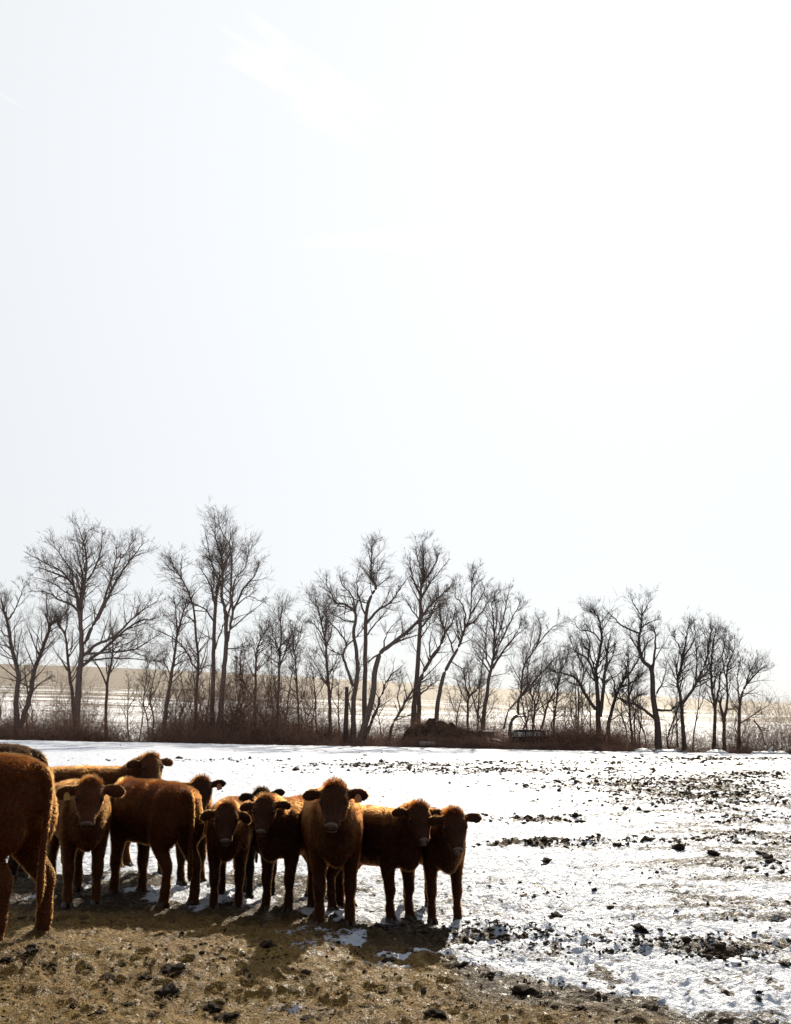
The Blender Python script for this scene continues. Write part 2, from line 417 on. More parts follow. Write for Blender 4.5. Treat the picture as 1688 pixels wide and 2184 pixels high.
def build_hill():
    cx = [-2500, 0, 330, 600, 900, 1200, 1500, 1688, 4500]; cy = [1380, 1416, 1428, 1441, 1459, 1477, 1491, 1502, 1580]
    xs = np.concatenate([np.linspace(-900, -150, 14)[:-1], np.linspace(-150, 150, 140), np.linspace(150, 900, 14)[1:]])
    ys = np.concatenate([np.linspace(101, 262, 110), [275, 300, 350, 450]])
    X, Y = np.meshgrid(xs, ys)
    YC = 260.0
    px = CX + FOC * X / (YC * math.cos(PITCH))
    row = np.interp(px, cx, cy)
    v = (CY - row) / FOC
    crest = EYE + YC * (math.sin(PITCH) + v * math.cos(PITCH)) / (math.cos(PITCH) - v * math.sin(PITCH))
    s = np.clip((Y - 101) / (YC - 101), 0, 1)
    prof = .35 * s + .65 * (s * s * (3 - 2 * s))
    base = gz(X, np.full_like(Y, 101.0)) - .25
    Z = base + (crest - base) * prof - np.maximum(0, Y - YC) * .09 + .35 * (fbm(X * .06, Y * .06, 9, 4) - .5) * s * (Y < 262)
    V = np.stack([X, Y, Z], -1).reshape(-1, 3); nr, nc = X.shape; idx = np.arange(nr * nc).reshape(nr, nc)
    F = np.stack([idx[:-1, :-1], idx[:-1, 1:], idx[1:, 1:], idx[1:, :-1]], -1).reshape(-1, 4)
    me = mesh('stubble_hill', V, F, M['hill'])
    hf = np.clip((Z - base) / (crest - base), 0, 1)
    st = sst(hf, .12, .9) * .66 + .33
    a = me.attributes.new('straw', 'FLOAT', 'POINT'); a.data.foreach_set('value', st.ravel().astype(np.float32))
    tag(link('hill', me), 'low hill of straw-coloured stubble streaked with snow', kind='structure')
build_hill()

# ------------------------------------------------------------------ cattle
def ring(c, a, b, n=18, e=2.0):
    P = []
    for j in range(n):
        q = 2 * math.pi * j / n; cq, sq = math.cos(q), math.sin(q)
        P.append(c + a * (math.copysign(abs(cq) ** (2 / e), cq)) + b * (math.copysign(abs(sq) ** (2 / e), sq)))
    return P
def catmull(pts, per):
    """smooth a list of tuples"""
    A = [np.array(p, float) for p in pts]; A = [2 * A[0] - A[1]] + A + [2 * A[-1] - A[-2]]; o = []
    for i in range(1, len(A) - 2):
        for k in range(per):
            t = k / per
            o.append(.5 * (2 * A[i] + (A[i + 1] - A[i - 1]) * t + (2 * A[i - 1] - 5 * A[i] + 4 * A[i + 1] - A[i + 2]) * t * t + (3 * A[i] - A[i - 1] - 3 * A[i + 1] + A[i + 2]) * t ** 3))
    o.append(A[-2]); return o
def tube(mb, pts, n=14):
    """pts: (x,y,z,r) or (x,y,z,ry,rx) smoothed into a limb"""
    P = catmull(pts, 4)
    Rg = []
    for i, p in enumerate(P):
        c = Vector(p[:3]); t = (Vector(P[min(i + 1, len(P) - 1)][:3]) - Vector(P[max(i - 1, 0)][:3])).normalized()
        s = t.cross(Vector((1, 0, 0)));
        if s.length < .2: s = t.cross(Vector((0, 1, 0)))
        s.normalize(); f = s.cross(t).normalized()
        ry = max(p[3], .004); rx = max(p[4], .004) if len(p) > 4 else ry
        Rg.append(ring(c, s * ry, f * rx, n))
    mb.loft(Rg)

def cow(label, px, py, Hw, heading, face, anchor='front', neck=34, pitch=52, coat='red', fur=26000, ears=1.0, tagged=None, legs=((0, 0), (0, 0)), seed=1,
        voxel=.0142, fat=1.0, tail_swing=0.0, ear_tilt=(-8, -8), nlen=.40, headroll=0, K=.85):
    fur = int(fur * 1.35); rng = random.Random(seed); nr = np.random.default_rng(seed)
    X, Y, Z = Vector((1, 0, 0)), Vector((0, 1, 0)), Vector((0, 0, 1))
    mb = MB()
    # trunk: (x, centre z, half width, half height)
    st = [(-.640, .755, .03, .05), (-.615, .760, .10, .125), (-.56, .768, .155, .175), (-.46, .768, .198, .212), (-.30, .752, .212, .240), (-.10, .738, .226, .258), (.10, .732, .228, .264),
          (.27, .732, .214, .264), (.40, .732, .188, .255), (.50, .720, .152, .228), (.58, .700, .105, .168), (.63, .685, .05, .085)]
    mb.loft([ring(Vector((s[0], 0, s[1])), Y * -s[2] * fat, Z * s[3], 22, 2.25) for s in catmull(st, 3)])
    # hip and shoulder muscle
    for sg in (1, -1):
        mb.ell((-.42, sg * .095, .80), (X * .17, Y * .115, Z * .165)); mb.ell((-.47, sg * .115, .66), (X * .145, Y * .105, Z * .20))
        mb.ell((.36, sg * .122, .71), (X * .12, Y * .088, Z * .225))
    mb.ell((.49, 0, .565), (X * .11, Y * .09, Z * .115))            # brisket
    mb.ell((-.06, 0, .545), (X * .34, Y * .15, Z * .085))
    feet = []
    for k, sg in enumerate((1, -1)):
        d = legs[0][k]; f = (.375 + d, sg * .118)
        tube(mb, [(.33, sg * .120, .74, .09, .11), (.33 + d * .05, sg * .128, .60, .078, .098), (.335 + d * .15, sg * .125, .48, .064, .080), (.345 + d * .45, sg * .122, .37, .050, .058), (.362 + d * .7, sg * .12, .275, .050, .053),
                  (.355 + d * .82, sg * .118, .19, .035, .037), (.358 + d * .95, sg * .118, .115, .043, .046), (.368 + d, sg * .118, .07, .040, .045), (f[0], f[1], .03, .046, .056), (f[0] + .004, f[1], .012, .042, .052)])
        feet.append((f[0] + .012, f[1]))
        d = legs[1][k]; f = (-.485 + d, sg * .118)
        tube(mb, [(-.42, sg * .110, .76, .11, .155), (-.39 + d * .1, sg * .128, .62, .095, .142), (-.39 + d * .2, sg * .128, .52, .072, .108), (-.44 + d * .5, sg * .124, .42, .052, .070), (-.515 + d * .75, sg * .12, .335, .044, .060),
                  (-.518 + d * .85, sg * .118, .25, .036, .043), (-.508 + d * .95, sg * .118, .125, .043, .046), (-.497 + d, sg * .118, .075, .040, .045), (f[0], f[1], .03, .046, .056), (f[0] + .004, f[1], .012, .042, .052)])
        feet.append((f[0] + .012, f[1]))
    # neck and head
    psi = R(face - heading)
    psi = (psi + math.pi) % (2 * math.pi) - math.pi
    def yawed(a): return Vector((math.cos(a), math.sin(a), 0))
    e = R(neck); nd = yawed(psi * .55) * math.cos(e) + Z * math.sin(e)
    Sh = Vector((.40, 0, .79)); P = Sh + nd * nlen
    fd = yawed(psi); th = R(pitch)
    a = (fd * math.cos(th) - Z * math.sin(th)).normalized(); l = Z.cross(fd).normalized(); n = a.cross(l).normalized()
    if headroll:
        q = Matrix.Rotation(R(headroll), 3, a); l = q @ l; n = q @ n
    side = Z.cross(yawed(psi * .55)).normalized()
    nk = []
    for t, rw, rh in ((-.35, .16, .20), (0, .158, .225), (.3, .138, .205), (.6, .115, .170), (.85, .098 * K / .9, .135 * K / .9), (1.0, .088 * K, .110 * K)):
        t_ = max(t, 0); ang = psi * (.25 + .45 * t_)
        dd = yawed(ang * .8) * math.cos(e) + Z * math.sin(e)
        c = Sh + (nd * nlen * t if t >= 0 else X * nlen * t)
        sd = (Z.cross(yawed(ang))).normalized(); up = dd.cross(sd).normalized() if t >= 0 else Z
        nk.append((*(c - up * .02 * (1 - t_)), *(sd * rw), *(up * rh)))
    mb.loft([ring(Vector(k[:3]), Vector(k[3:6]) * -1, Vector(k[6:9]), 18) for k in catmull(nk, 3)])
    def H(s, y, u): return P + (a * (s * .98) + l * y + n * u) * K
    hs = [(-.055, .03, .03, .02), (-.04, .080, .062, .022), (0, .108, .090, .02), (.05, .122, .104, .005), (.10, .128, .112, -.008), (.15, .122, .114, -.018), (.20, .108, .106, -.022), (.25, .088, .088, -.020),
          (.30, .074, .072, -.014), (.345, .070, .064, -.010), (.38, .067, .058, -.010), (.405, .053, .044, -.012), (.415, .028, .02, -.012)]
    mb.loft([ring(H(s, 0, u), l * -rw * K, n * rh * K, 20, 2.15) for s, rw, rh, u in catmull(hs, 2)])
    mb.ell(H(.0, 0, .045), (l * .088 * K, a * .075 * K, n * .075 * K))           # poll
    for sg in (1, -1):
        mb.ell(H(.13, sg * .100, .045), (a * .036 * K, l * .026 * K, n * .028 * K))  # brow
        mb.ell(H(.17, sg * .066, -.055), (a * .10 * K, l * .045 * K, n * .07 * K))   # cheek
    # ears
    eartips = []
    for k, sg in enumerate((1, -1)):
        L = .205 * ears * K; base = H(.03, sg * .092, .012)
        t = R(ear_tilt[k]); d = (l * sg * math.cos(t) + Z * math.sin(t) - a * .10 - n * .12).normalized()
        dn = -Z + a * .35; wv = (dn - d * dn.dot(d)).normalized(); nv = d.cross(wv).normalized()
        es = [(0, .026, .026, 0), (.15, .034, .024, 0), (.35, .050, .019, .004), (.6, .061, .016, .010), (.8, .053, .014, .016), (.93, .033, .012, .02), (1.0, .010, .006, .022)]
        mb.loft([ring(base + d * (L * q[0]) + wv * q[3], wv * q[1] * ears * K, nv * q[2], 12) for q in catmull(es, 2)])
        eartips.append((base, d, wv, nv, L))
    # tail
    ts = tail_swing
    tube(mb, [(-.55, 0, .930, .035), (-.625, 0, .90, .030), (-.668, ts * .2, .82, .024), (-.675, ts * .6, .66, .020), (-.67, ts, .48, .019), (-.668, ts, .38, .022), (-.668, ts, .27, .022), (-.668, ts, .20, .008)], 10)
    V = np.array([tuple(p) for p in mb.v]) * Hw
    # where it stands
    A = G(px, py); off = (.375 if anchor == 'front' else -.49) * Hw
    rz = R(heading) - math.pi / 2
    org = A - Vector((math.cos(rz), math.sin(rz), 0)) * off
    cf, sf = math.cos(rz), math.sin(rz)
    zs = [float(gfull(org.x + (fx * cf - fy * sf) * Hw, org.y + (fx * sf + fy * cf) * Hw)[0]) for fx, fy in feet]
    org.z = float(np.mean(zs)) - .012
    # one continuous skin
    tmp = bpy.data.objects.new('tmp', mesh('tmp', V, mb.f, None)); C.objects.link(tmp)
    md = tmp.modifiers.new('r', 'REMESH'); md.mode = 'VOXEL'; md.voxel_size = voxel * Hw
    sm = tmp.modifiers.new('s', 'SMOOTH'); sm.factor = .5; sm.iterations = 5
    dg = bpy.context.evaluated_depsgraph_get()
    me = bpy.data.meshes.new_from_object(tmp.evaluated_get(dg)); old = tmp.data
    bpy.data.objects.remove(tmp); bpy.data.meshes.remove(old)
    me.name = 'body'; me.materials.clear(); me.materials.append(M['skin_' + coat])
    me.polygons.foreach_set('use_smooth', [True] * len(me.polygons))
    root = empty('cow', org, rz); tag(root, label, 'cow', 'herd of cattle standing in the field')
    link('body', me, root)
    # hooves: two claws each
    for (fx, fy) in feet:
        hb = MB()
        for sg in (1, -1):
            rg = []
            for z, s_, dx in ((-.012, 1.0, 0), (.012, .98, -.002), (.035, .84, -.010), (.052, .70, -.016)):
                c = Vector((fx + dx, fy + sg * .027 * s_, z)) * Hw
                rg.append(ring(c, X * .058 * s_ * Hw, Y * .025 * s_ * Hw, 10, 2.3))
            hb.loft(rg)
        hb.build('hoof', M['hoof'], root)
    # face
    for sg in (1, -1):
        eb = MB(); eb.ell(H(.148, sg * .113, .036) * Hw, (a * .025 * Hw * K, l * .017 * Hw * K, n * .020 * Hw * K), 10, 6); eb.build('eye', M['eye'], root)
    nb = MB(); nb.ell(H(.392, 0, .004) * Hw, (l * .055 * Hw * K, n * .039 * Hw * K, a * .028 * Hw * K), 16, 8)
    nb.ell(H(.385, 0, -.052) * Hw, (l * .046 * Hw * K, n * .016 * Hw * K, a * .030 * Hw * K), 14, 6)
    nose = nb.build('muzzle', M['nose'], root)
    for sg in (1, -1):
        q = MB(); d1 = (n + l * sg * .7).normalized(); d2 = d1.cross(a).normalized()
        q.ell(H(.418, sg * .030, .016) * Hw, (d1 * .021 * Hw * K, d2 * .012 * Hw * K, a * .010 * Hw * K), 10, 6); q.build('nostril', M['nostril'], nose)
    for k, colr in (tagged or {}).items():
        base, d, wv, nv, L = eartips[k]
        c = base + d * L * .52 + wv * .045 + (a * .3 + n).normalized() * .018; q = MB()
        fw = (-nv if (-nv).dot(n) > nv.dot(n) else nv)
        rg = []
        for th_ in (-.002, .002):
            rg.append([(c + fw * th_ + d * x_ + wv * y_) * Hw for x_, y_ in ((-.012, -.030), (.012, -.030), (.026, -.005), (.026, .032), (-.026, .032), (-.026, -.005))])
        q.loft(rg); q.build('ear_tag', colr, root, False)
    # coat
    me.calc_loop_triangles()
    nv_ = len(me.vertices); co = np.empty(nv_ * 3, np.float32); me.vertices.foreach_get('co', co); co = co.reshape(-1, 3)
    vnn = np.empty(nv_ * 3, np.float32); me.vertices.foreach_get('normal', vnn); vnn = vnn.reshape(-1, 3)
    tri = np.empty(len(me.loop_triangles) * 3, np.int32); me.loop_triangles.foreach_get('vertices', tri); tri = tri.reshape(-1, 3)
    ar = np.linalg.norm(np.cross(co[tri[:, 1]] - co[tri[:, 0]], co[tri[:, 2]] - co[tri[:, 0]]), axis=1)
    pick = nr.choice(len(tri), fur, p=ar / ar.sum()); r1 = np.sqrt(nr.random(fur)); r2 = nr.random(fur)
    w0, w1, w2 = (1 - r1)[:, None], (r1 * (1 - r2))[:, None], (r1 * r2)[:, None]
    T = tri[pick]; p = co[T[:, 0]] * w0 + co[T[:, 1]] * w1 + co[T[:, 2]] * w2
    nn = vnn[T[:, 0]] * w0 + vnn[T[:, 1]] * w1 + vnn[T[:, 2]] * w2; nn /= np.linalg.norm(nn, axis=1)[:, None] + 1e-9
    q = p / Hw; Pn = np.array(P); an, ln, un = np.array(a), np.array(l), np.array(n)
    hd = q - Pn; hsx = hd @ an / .98 / K; hl = hd @ ln / K; hu = hd @ un / K
    head = (hsx > -.06) & (hsx < .45) & (np.abs(hl) < .33) & (np.abs(hu) < .17) & (np.linalg.norm(hd - np.outer(hsx, an), axis=1) < .34) & (q[:, 0] > .3)
    ear = head & (np.abs(hl) > .118) & (hsx < .16)
    poll = head & (hsx < .05) & (hu > .02) & (np.abs(hl) < .10)
    leg = q[:, 2] < .42
    ln_ = np.full(fur, .020); top = q[:, 2] > .88; ln_[top] = .036
    ln_[leg] = .014; ln_[q[:, 2] < .12] = .010; ln_[head] = .010 + .007 * np.clip(1 - hsx[head] / .25, 0, 1); ln_[ear] = .013; ln_[poll] = .036
    tail = (q[:, 0] < -.635) & (q[:, 2] < .6); ln_[tail] = .014
    ln_ *= Hw * nr.uniform(.55, 1.2, fur)
    muz = head & (hsx > .355)
    ln_[muz] *= .25
    flow = np.zeros((fur, 3)); flow[:, 0] = -.75; flow[:, 2] = -.75
    flow[leg] = (-.2, 0, -1)
    flow[head] = -an * .0 + an * .9
    flow[ear] = np.sign(hl[ear])[:, None] * ln - an * .2
    flow[poll] = un * .6 - an * .5
    flow[tail] = (-.1, 0, -1)
    # whorls and clumps
    cl_ = np.stack([fbm(q[:, 0] * 9 + q[:, 1] * 5, q[:, 2] * 9, 3, 2) - .5, fbm(q[:, 0] * 9, q[:, 2] * 9 + q[:, 1] * 7, 13, 2) - .5, fbm(q[:, 0] * 11, q[:, 1] * 9 + q[:, 2] * 6, 23, 2) - .5], 1)
    flow = flow + cl_ * 1.6
    flow -= nn * np.sum(flow * nn, 1)[:, None]
    lift = np.where(poll, 1.2, np.where(ear, .7, np.where(head, .4, .58)))[:, None]
    d0 = nn * lift + flow + nr.normal(0, .22, (fur, 3)); d0 /= np.linalg.norm(d0, axis=1)[:, None]
    d1 = d0 + flow * .35 + np.array([0, 0, -.22]) + nr.normal(0, .12, (fur, 3)); d1 /= np.linalg.norm(d1, axis=1)[:, None]
    p1 = p + d0 * (ln_ * .5)[:, None]; p2 = p1 + d1 * (ln_ * .5)[:, None]
    pts = np.stack([p - nn * .003, p1, p2], 1).astype(np.float32)
    hc = bpy.data.hair_curves.new('coat'); hc.add_curves([3] * fur)
    hc.points.foreach_set('position', pts.ravel())
    rad = np.tile(np.array([.0010, .0009, .0003], np.float32), fur) * Hw
    hc.points.foreach_set('radius', rad)
    hc.materials.append(M['fur_' + coat])
    link('coat', hc, root)
    return root

M['fur_red'] = fur_material('red_brown_fur', (.46, .070, .010), (.085, .028, .0095)); M['skin_red'] = plain('red_brown_hide', (.050, .018, .008), .9, .35, 30, bmp=.5, bd=.01)
M['fur_dark'] = fur_material('dark_brown_fur', (.07, .024, .008), (.014, .009, .006)); M['skin_dark'] = plain('dark_brown_hide', (.018, .011, .008), .9, .3, 30, bmp=.5, bd=.01)
M['fur_brown'] = fur_material('deep_brown_fur', (.38, .052, .008), (.046, .016, .0065)); M['skin_brown'] = plain('deep_brown_hide', (.028, .0105, .0055), .9, .35, 30, bmp=.5, bd=.01)
M['tag_orange'] = plain('orange_tag', (.30, .12, .05), .5, .05, 5, bmp=0); M['tag_yellow'] = plain('yellow_tag', (.34, .22, .06), .5, .05, 5, bmp=0)

cow('large red-brown cow cut off by the left edge, rump and tail turned to the right', 30, 2008, 1.40, -112, -112, 'hind', neck=10, pitch=50, fur=42000, legs=((0, 0), (.03, -.08)), seed=2, tail_swing=.03, voxel=.014)
cow('dark brown cow at the left edge, only its rounded rump showing above the others', 34, 1876, 1.46, -92, -92, 'hind', neck=10, pitch=50, coat='dark', fur=24000, seed=3, voxel=.018)
cow('red cow at the back, long level back, head raised high and turned to the right', 262, 1852, 1.17, 84, 30, 'front', neck=42, pitch=38, fur=24000, seed=4, tagged=None, nlen=.40, ear_tilt=(6, -2))
cow('red calf with lowered head between the left cow and the broad rump', 174, 1934, 1.12, 26, 12, 'front', neck=30, pitch=52, coat='red', fur=32000, ears=1.12, seed=5, K=.9, headroll=-5, tagged={1: M['tag_yellow']}, ear_tilt=(2, -12))
cow('red calf turned away, broad rounded rump to the right and head hidden', 378, 1933, 1.13, -138, -170, 'hind', neck=8, pitch=60, coat='red', fur=36000, seed=6, legs=((.03, -.05), (.02, -.06)))
cow('red calf behind the broad rump, only its head with orange ear tag showing', 408, 1886, 1.03, 40, 6, 'front', neck=36, pitch=50, coat='brown', fur=22000, seed=7, tagged={0: M['tag_orange']}, ear_tilt=(14, -2))
cow('dark calf with its head hung low, left of the small-faced calf with level ears', 482, 1936, .98, 4, 8, 'front', neck=23, pitch=48, coat='brown', fur=30000, seed=8, K=.88, ear_tilt=(-25, -10))
cow('dark calf hidden behind another, only its poll and two raised ears showing', 556, 1912, .94, 10, 0, 'front', neck=46, pitch=55, coat='dark', fur=18000, seed=9, ear_tilt=(24, 0))
cow('dark brown calf facing us with level ears, left of the largest facing calf', 590, 1943, 1.00, -24, -2, 'front', neck=30, pitch=46, coat='brown', fur=32000, seed=10, K=.82, fat=.94, ear_tilt=(4, -4))
cow('largest calf facing the camera in the middle, tufted poll and tagged ear', 714, 1977, 1.10, 8, -3, 'front', neck=36, pitch=42, coat='brown', fur=42000, seed=11, K=.87, tagged={0: M['tag_orange']}, ear_tilt=(4, 2), legs=((.0, .02), (-.02, .03)), fat=1.04)
cow('brown calf standing three-quarters on, second from the right end of the herd', 855, 1966, .94, 42, 12, 'front', neck=34, pitch=46, coat='brown', fur=34000, seed=12, K=.86, fat=.95, tagged={0: M['tag_orange']}, ear_tilt=(-4, 6))
cow('dark brown calf at the right end of the herd, pale nose, facing us', 950, 1969, .92, 16, 6, 'front', neck=30, pitch=50, coat='brown', fur=34000, seed=13, K=.9, fat=.96, headroll=4, ear_tilt=(6, 0), legs=((.03, -.03), (0, .03)))

# ------------------------------------------------------------------ bare trees of the hedgerow
def tubes(groups):
    """groups: list of (points P x 3, radii P, sides) -> verts, quads; vectorised over polylines of equal length"""
    by = {}
    for p, r, s in groups: by.setdefault((len(p), s), []).append((p, r))
    V = []; F = []; o = 0
    for (n, s), L in by.items():
        P = np.array([q[0] for q in L], float); Rr = np.array([q[1] for q in L], float)
        T = np.gradient(P, axis=1); T /= np.linalg.norm(T, axis=2, keepdims=True) + 1e-9
        ref = np.where(np.abs(T[..., 2:3]) > .9, np.array([1., 0, 0]), np.array([0, 0, 1.]))
        A = np.cross(T, ref); A /= np.linalg.norm(A, axis=2, keepdims=True) + 1e-9
        B = np.cross(T, A); an = np.arange(s) * 2 * np.pi / s
        ringv = P[:, :, None, :] + Rr[:, :, None, None] * (A[:, :, None, :] * np.cos(an)[None, None, :, None] + B[:, :, None, :] * np.sin(an)[None, None, :, None])
        m = len(L); V.append(ringv.reshape(-1, 3))
        idx = np.arange(m * n * s).reshape(m, n, s) + o
        a = idx[:, :-1, :]; b = np.roll(a, -1, 2); d = idx[:, 1:, :]; c = np.roll(d, -1, 2)
        F.append(np.stack([a, b, c, d], -1).reshape(-1, 4)); o += m * n * s
    return np.concatenate(V), np.concatenate(F)
def at_plane(px, py, Y):
    d = ray(px, py); t = Y / d.y; return np.array([d.x * t, Y, EYE + d.z * t])
ZR = {4: (0, 1083.5, 2.927), 5: (559.2, 1118.4, 2.927), 6: (1048.5, 1240.7, 2.639)}
def zpt(reg, p):
    a, b, k = ZR[reg]; return (a + p[0] / k, b + p[1] / k)
def norm(v): return v / (np.linalg.norm(v) + 1e-9)
def sample(pts, rad, t):
    """point, tangent, radius at fraction t of a polyline"""
    n = len(pts) - 1; f = min(t * n, n - 1e-6); i = int(f); k = f - i
    return pts[i] * (1 - k) + pts[i + 1] * k, norm(pts[i + 1] - pts[i]), rad[i] * (1 - k) + rad[i + 1] * k
def shoot(rng, p, d, L, r, n, up, wig):
    P = [p]; rr = [r]; st = L / n; d = d.copy()
    for i in range(n):
        d = norm(d + np.array([rng.gauss(0, wig), rng.gauss(0, wig), rng.gauss(0, wig) + up]))
        P.append(P[-1] + d * st); rr.append(max(r * (1 - .85 * (i + 1) / n), .0045))
    return np.array(P), np.array(rr)
def side(rng, tan, ang, flat=.75):
    """a direction leaning `ang` away from tan, a little flattened towards the hedgerow's own plane"""
    v = np.array([rng.gauss(0, 1), rng.gauss(0, flat), rng.gauss(0, 1) + .25]); v = norm(v - tan * v.dot(tan))
    return norm(tan * math.cos(ang) + v * math.sin(ang))
def smooth_line(pts, sub, rng, jit):
    Q = catmull(pts, sub); Q = [np.array(q) for q in Q]
    for i in range(1, len(Q) - 1): Q[i] = Q[i] + np.array([rng.gauss(0, jit), rng.gauss(0, jit), rng.gauss(0, jit * .6)])
    return np.array(Q)

def tree(label, reg, limbs, Y=92.0, seed=1, dens=1.0, mat='bark', start=.25, up=.06, lens=1.0, name='bare_tree', group='bare trees of the hedgerow', fine=1.0, spread=1.0):
    """limbs: (outline points, start radius, end radius); the first is the trunk"""
    rng = random.Random(seed)
    root_px = zpt(reg, limbs[0][0][0]); b = at_plane(root_px[0], root_px[1], Y)
    base = Vector((b[0], Y, g0(b[0], Y) - .15)); root = empty(name, base); off = np.array(base)
    tag(root, label, 'tree', group)
    crown = []; lines = []
    for li, (pl, r0, r1) in enumerate(limbs):
        Q = [at_plane(*zpt(reg, p), Y) for p in pl]
        if li == 0: Q[0] = np.array([Q[0][0], Y, base.z]); 
        else:
            # leave the parent at its own depth and drift towards or away from the viewer, staying on the same line of growth
            best = 0.0; bd = 1e9
            for (LP, LR) in lines:
                dd = np.hypot(LP[:, 0] - Q[0][0], LP[:, 2] - Q[0][2]); k = int(np.argmin(dd))
                if dd[k] < bd: bd = dd[k]; best = LP[k][1]
            if bd > .8:                                     # a stem of its own rising from the same root
                best = Y + rng.uniform(-.2, .2); Q.insert(0, np.array([Q[0][0] * .75 + base.x * .25, Y, base.z]))
            drift = rng.uniform(-.55, .55) * (1 if bd <= .8 else .2); run = 0
            for i in range(len(Q)):
                if i: run += np.linalg.norm(Q[i][[0, 2]] - Q[i - 1][[0, 2]])
                Q[i] = np.array([Q[i][0], best + drift * run * .8, Q[i][2]])
        Q = smooth_line(Q, 4, rng, .035 if li else .02)
        t = np.linspace(0, 1, len(Q)); rad = .88 * (r0 * (1 - t) ** .9 + r1 * (1 - (1 - t) ** .9))
        if li == 0:
            rad = rad * (1 + .55 * np.exp(-(Q[:, 2] - base.z) / .45))
        V, F = tubes([(Q - off, rad, 9 if li == 0 else 7)])
        link('trunk' if li == 0 else 'limb', mesh('limb', V, F, M[mat]), root)
        lines.append((Q, rad))
    for li, (Q, rad) in enumerate(lines):
        L = float(np.sum(np.linalg.norm(np.diff(Q, axis=0), axis=1)))
        n1 = int(L * 3.1 * dens) + 2
        for _ in range(n1):
            t = start + (1 - start) * rng.random() ** .75 if li == 0 else .15 + .85 * rng.random() ** .8
            p, tn, r = sample(Q, rad, min(t, .995))
            l1 = lens * rng.uniform(.6, 1.6) * (.9 + .16 * min(L, 12)) * (1.2 - .9 * t)
            if p[2] - base.z < 2.2: l1 *= .6
            P1, R1 = shoot(rng, p, side(rng, tn, R(rng.uniform(22, 58)) * spread), l1, min(r * .55, .028 * fine + .010 * l1), 5, up, .13)
            crown.append((P1 - off, R1, 4))
            for _ in range(int(5 * fine) + rng.randrange(3)):
                p2, t2, r2 = sample(P1, R1, .12 + .86 * rng.random())
                l2 = l1 * rng.uniform(.28, .6)
                P2, R2 = shoot(rng, p2, side(rng, t2, R(rng.uniform(20, 50))), l2, min(r2 * .7, .013), 3, up, .16)
                crown.append((P2 - off, R2, 3))
                for _ in range(2 + rng.randrange(4)):
                    p3, t3, r3 = sample(P2, R2, .15 + .83 * rng.random())
                    P3, R3 = shoot(rng, p3, side(rng, t3, R(rng.uniform(18, 48))), l2 * rng.uniform(.35, .75), .0082, 1, up, .14)
                    crown.append((P3 - off, R3, 3))
    V, F = tubes(crown)
    link('crown', mesh('crown', V, F, M[mat]), root)
    return root

tree('leftmost bare tree with two crooked trunks parting near the ground', 4, [([(118, 1440), (103, 1300), (100, 1200), (115, 1050), (85, 920), (65, 830), (45, 700), (22, 640), (5, 560)], .30, .06),
     ([(122, 1380), (165, 1180), (175, 1000), (205, 890), (235, 760), (250, 700), (310, 660), (345, 600)], .27, .05), ([(45, 700), (80, 650), (110, 560), (130, 460)], .11, .02),
     ([(78, 890), (40, 862), (-10, 850)], .09, .02), ([(235, 740), (225, 610), (232, 520)], .11, .02), ([(205, 890), (250, 850), (290, 790)], .08, .02), ([(175, 1140), (240, 1080), (300, 1040)], .09, .02), ([(60, 810), (10, 770), (-30, 740)], .08, .02)], 92, 101, .9)
tree('slim leaning tree just left of the great spreading tree', 4, [([(475, 1430), (455, 1200), (435, 1050), (420, 900), (405, 780), (372, 735), (350, 660)], .20, .03), ([(425, 930), (455, 860), (460, 760)], .08, .02), ([(405, 780), (430, 700), (420, 620)], .08, .02)], 94, 102, .8)
tree('great spreading tree, the widest crown in the row, at the left', 4, [([(480, 1440), (480, 1250), (490, 1150), (500, 1000), (510, 900), (505, 750), (505, 620), (525, 500), (540, 350), (525, 230), (490, 110)], .37, .03),
     ([(505, 720), (470, 560), (430, 460), (350, 410), (250, 370), (140, 345)], .19, .02), ([(500, 660), (440, 600), (380, 580), (300, 530), (190, 515)], .14, .02), ([(432, 462), (370, 390), (280, 340), (170, 280)], .11, .02),
     ([(525, 850), (580, 720), (620, 620), (660, 470), (690, 330), (697, 170)], .20, .02), ([(600, 690), (660, 580), (720, 470), (790, 370), (860, 290), (915, 225)], .17, .02),
     ([(520, 920), (600, 850), (700, 800), (800, 690), (880, 620), (965, 560)], .17, .02), ([(515, 985), (640, 870), (720, 780), (830, 690), (900, 680), (960, 650)], .16, .02), ([(520, 915), (700, 900), (840, 885), (930, 830), (1005, 785)], .12, .02),
     ([(515, 955), (700, 935), (850, 940), (985, 948)], .09, .02), ([(505, 600), (500, 430), (460, 300), (425, 180)], .14, .02), ([(540, 470), (590, 370), (620, 250), (622, 120)], .12, .02), ([(515, 530), (470, 420), (400, 300), (330, 220)], .10, .02),
     ([(660, 470), (720, 330), (790, 230), (830, 170)], .09, .02), ([(470, 560), (400, 520), (330, 470), (230, 440)], .09, .02), ([(535, 400), (500, 280), (510, 160), (540, 100)], .07, .02)], 92, 103, .85, start=.45, lens=1.1)
tree('small forked tree right of the great spreading tree', 4, [([(665, 1430), (665, 1150), (690, 1000), (705, 880), (700, 780)], .17, .03), ([(666, 1110), (620, 980), (590, 940), (580, 860)], .09, .02), ([(680, 1050), (730, 960), (760, 880)], .07, .02)], 95, 104, .9)
tree('low crooked tree left of the slender tall tree', 4, [([(1028, 1420), (1032, 1290), (1065, 1080), (1090, 930), (1110, 780), (1150, 640), (1170, 560)], .22, .03), ([(1110, 790), (1092, 640), (1075, 560)], .09, .02), ([(1070, 1060), (1010, 950), (1000, 880)], .07, .02)], 93, 105, .9)
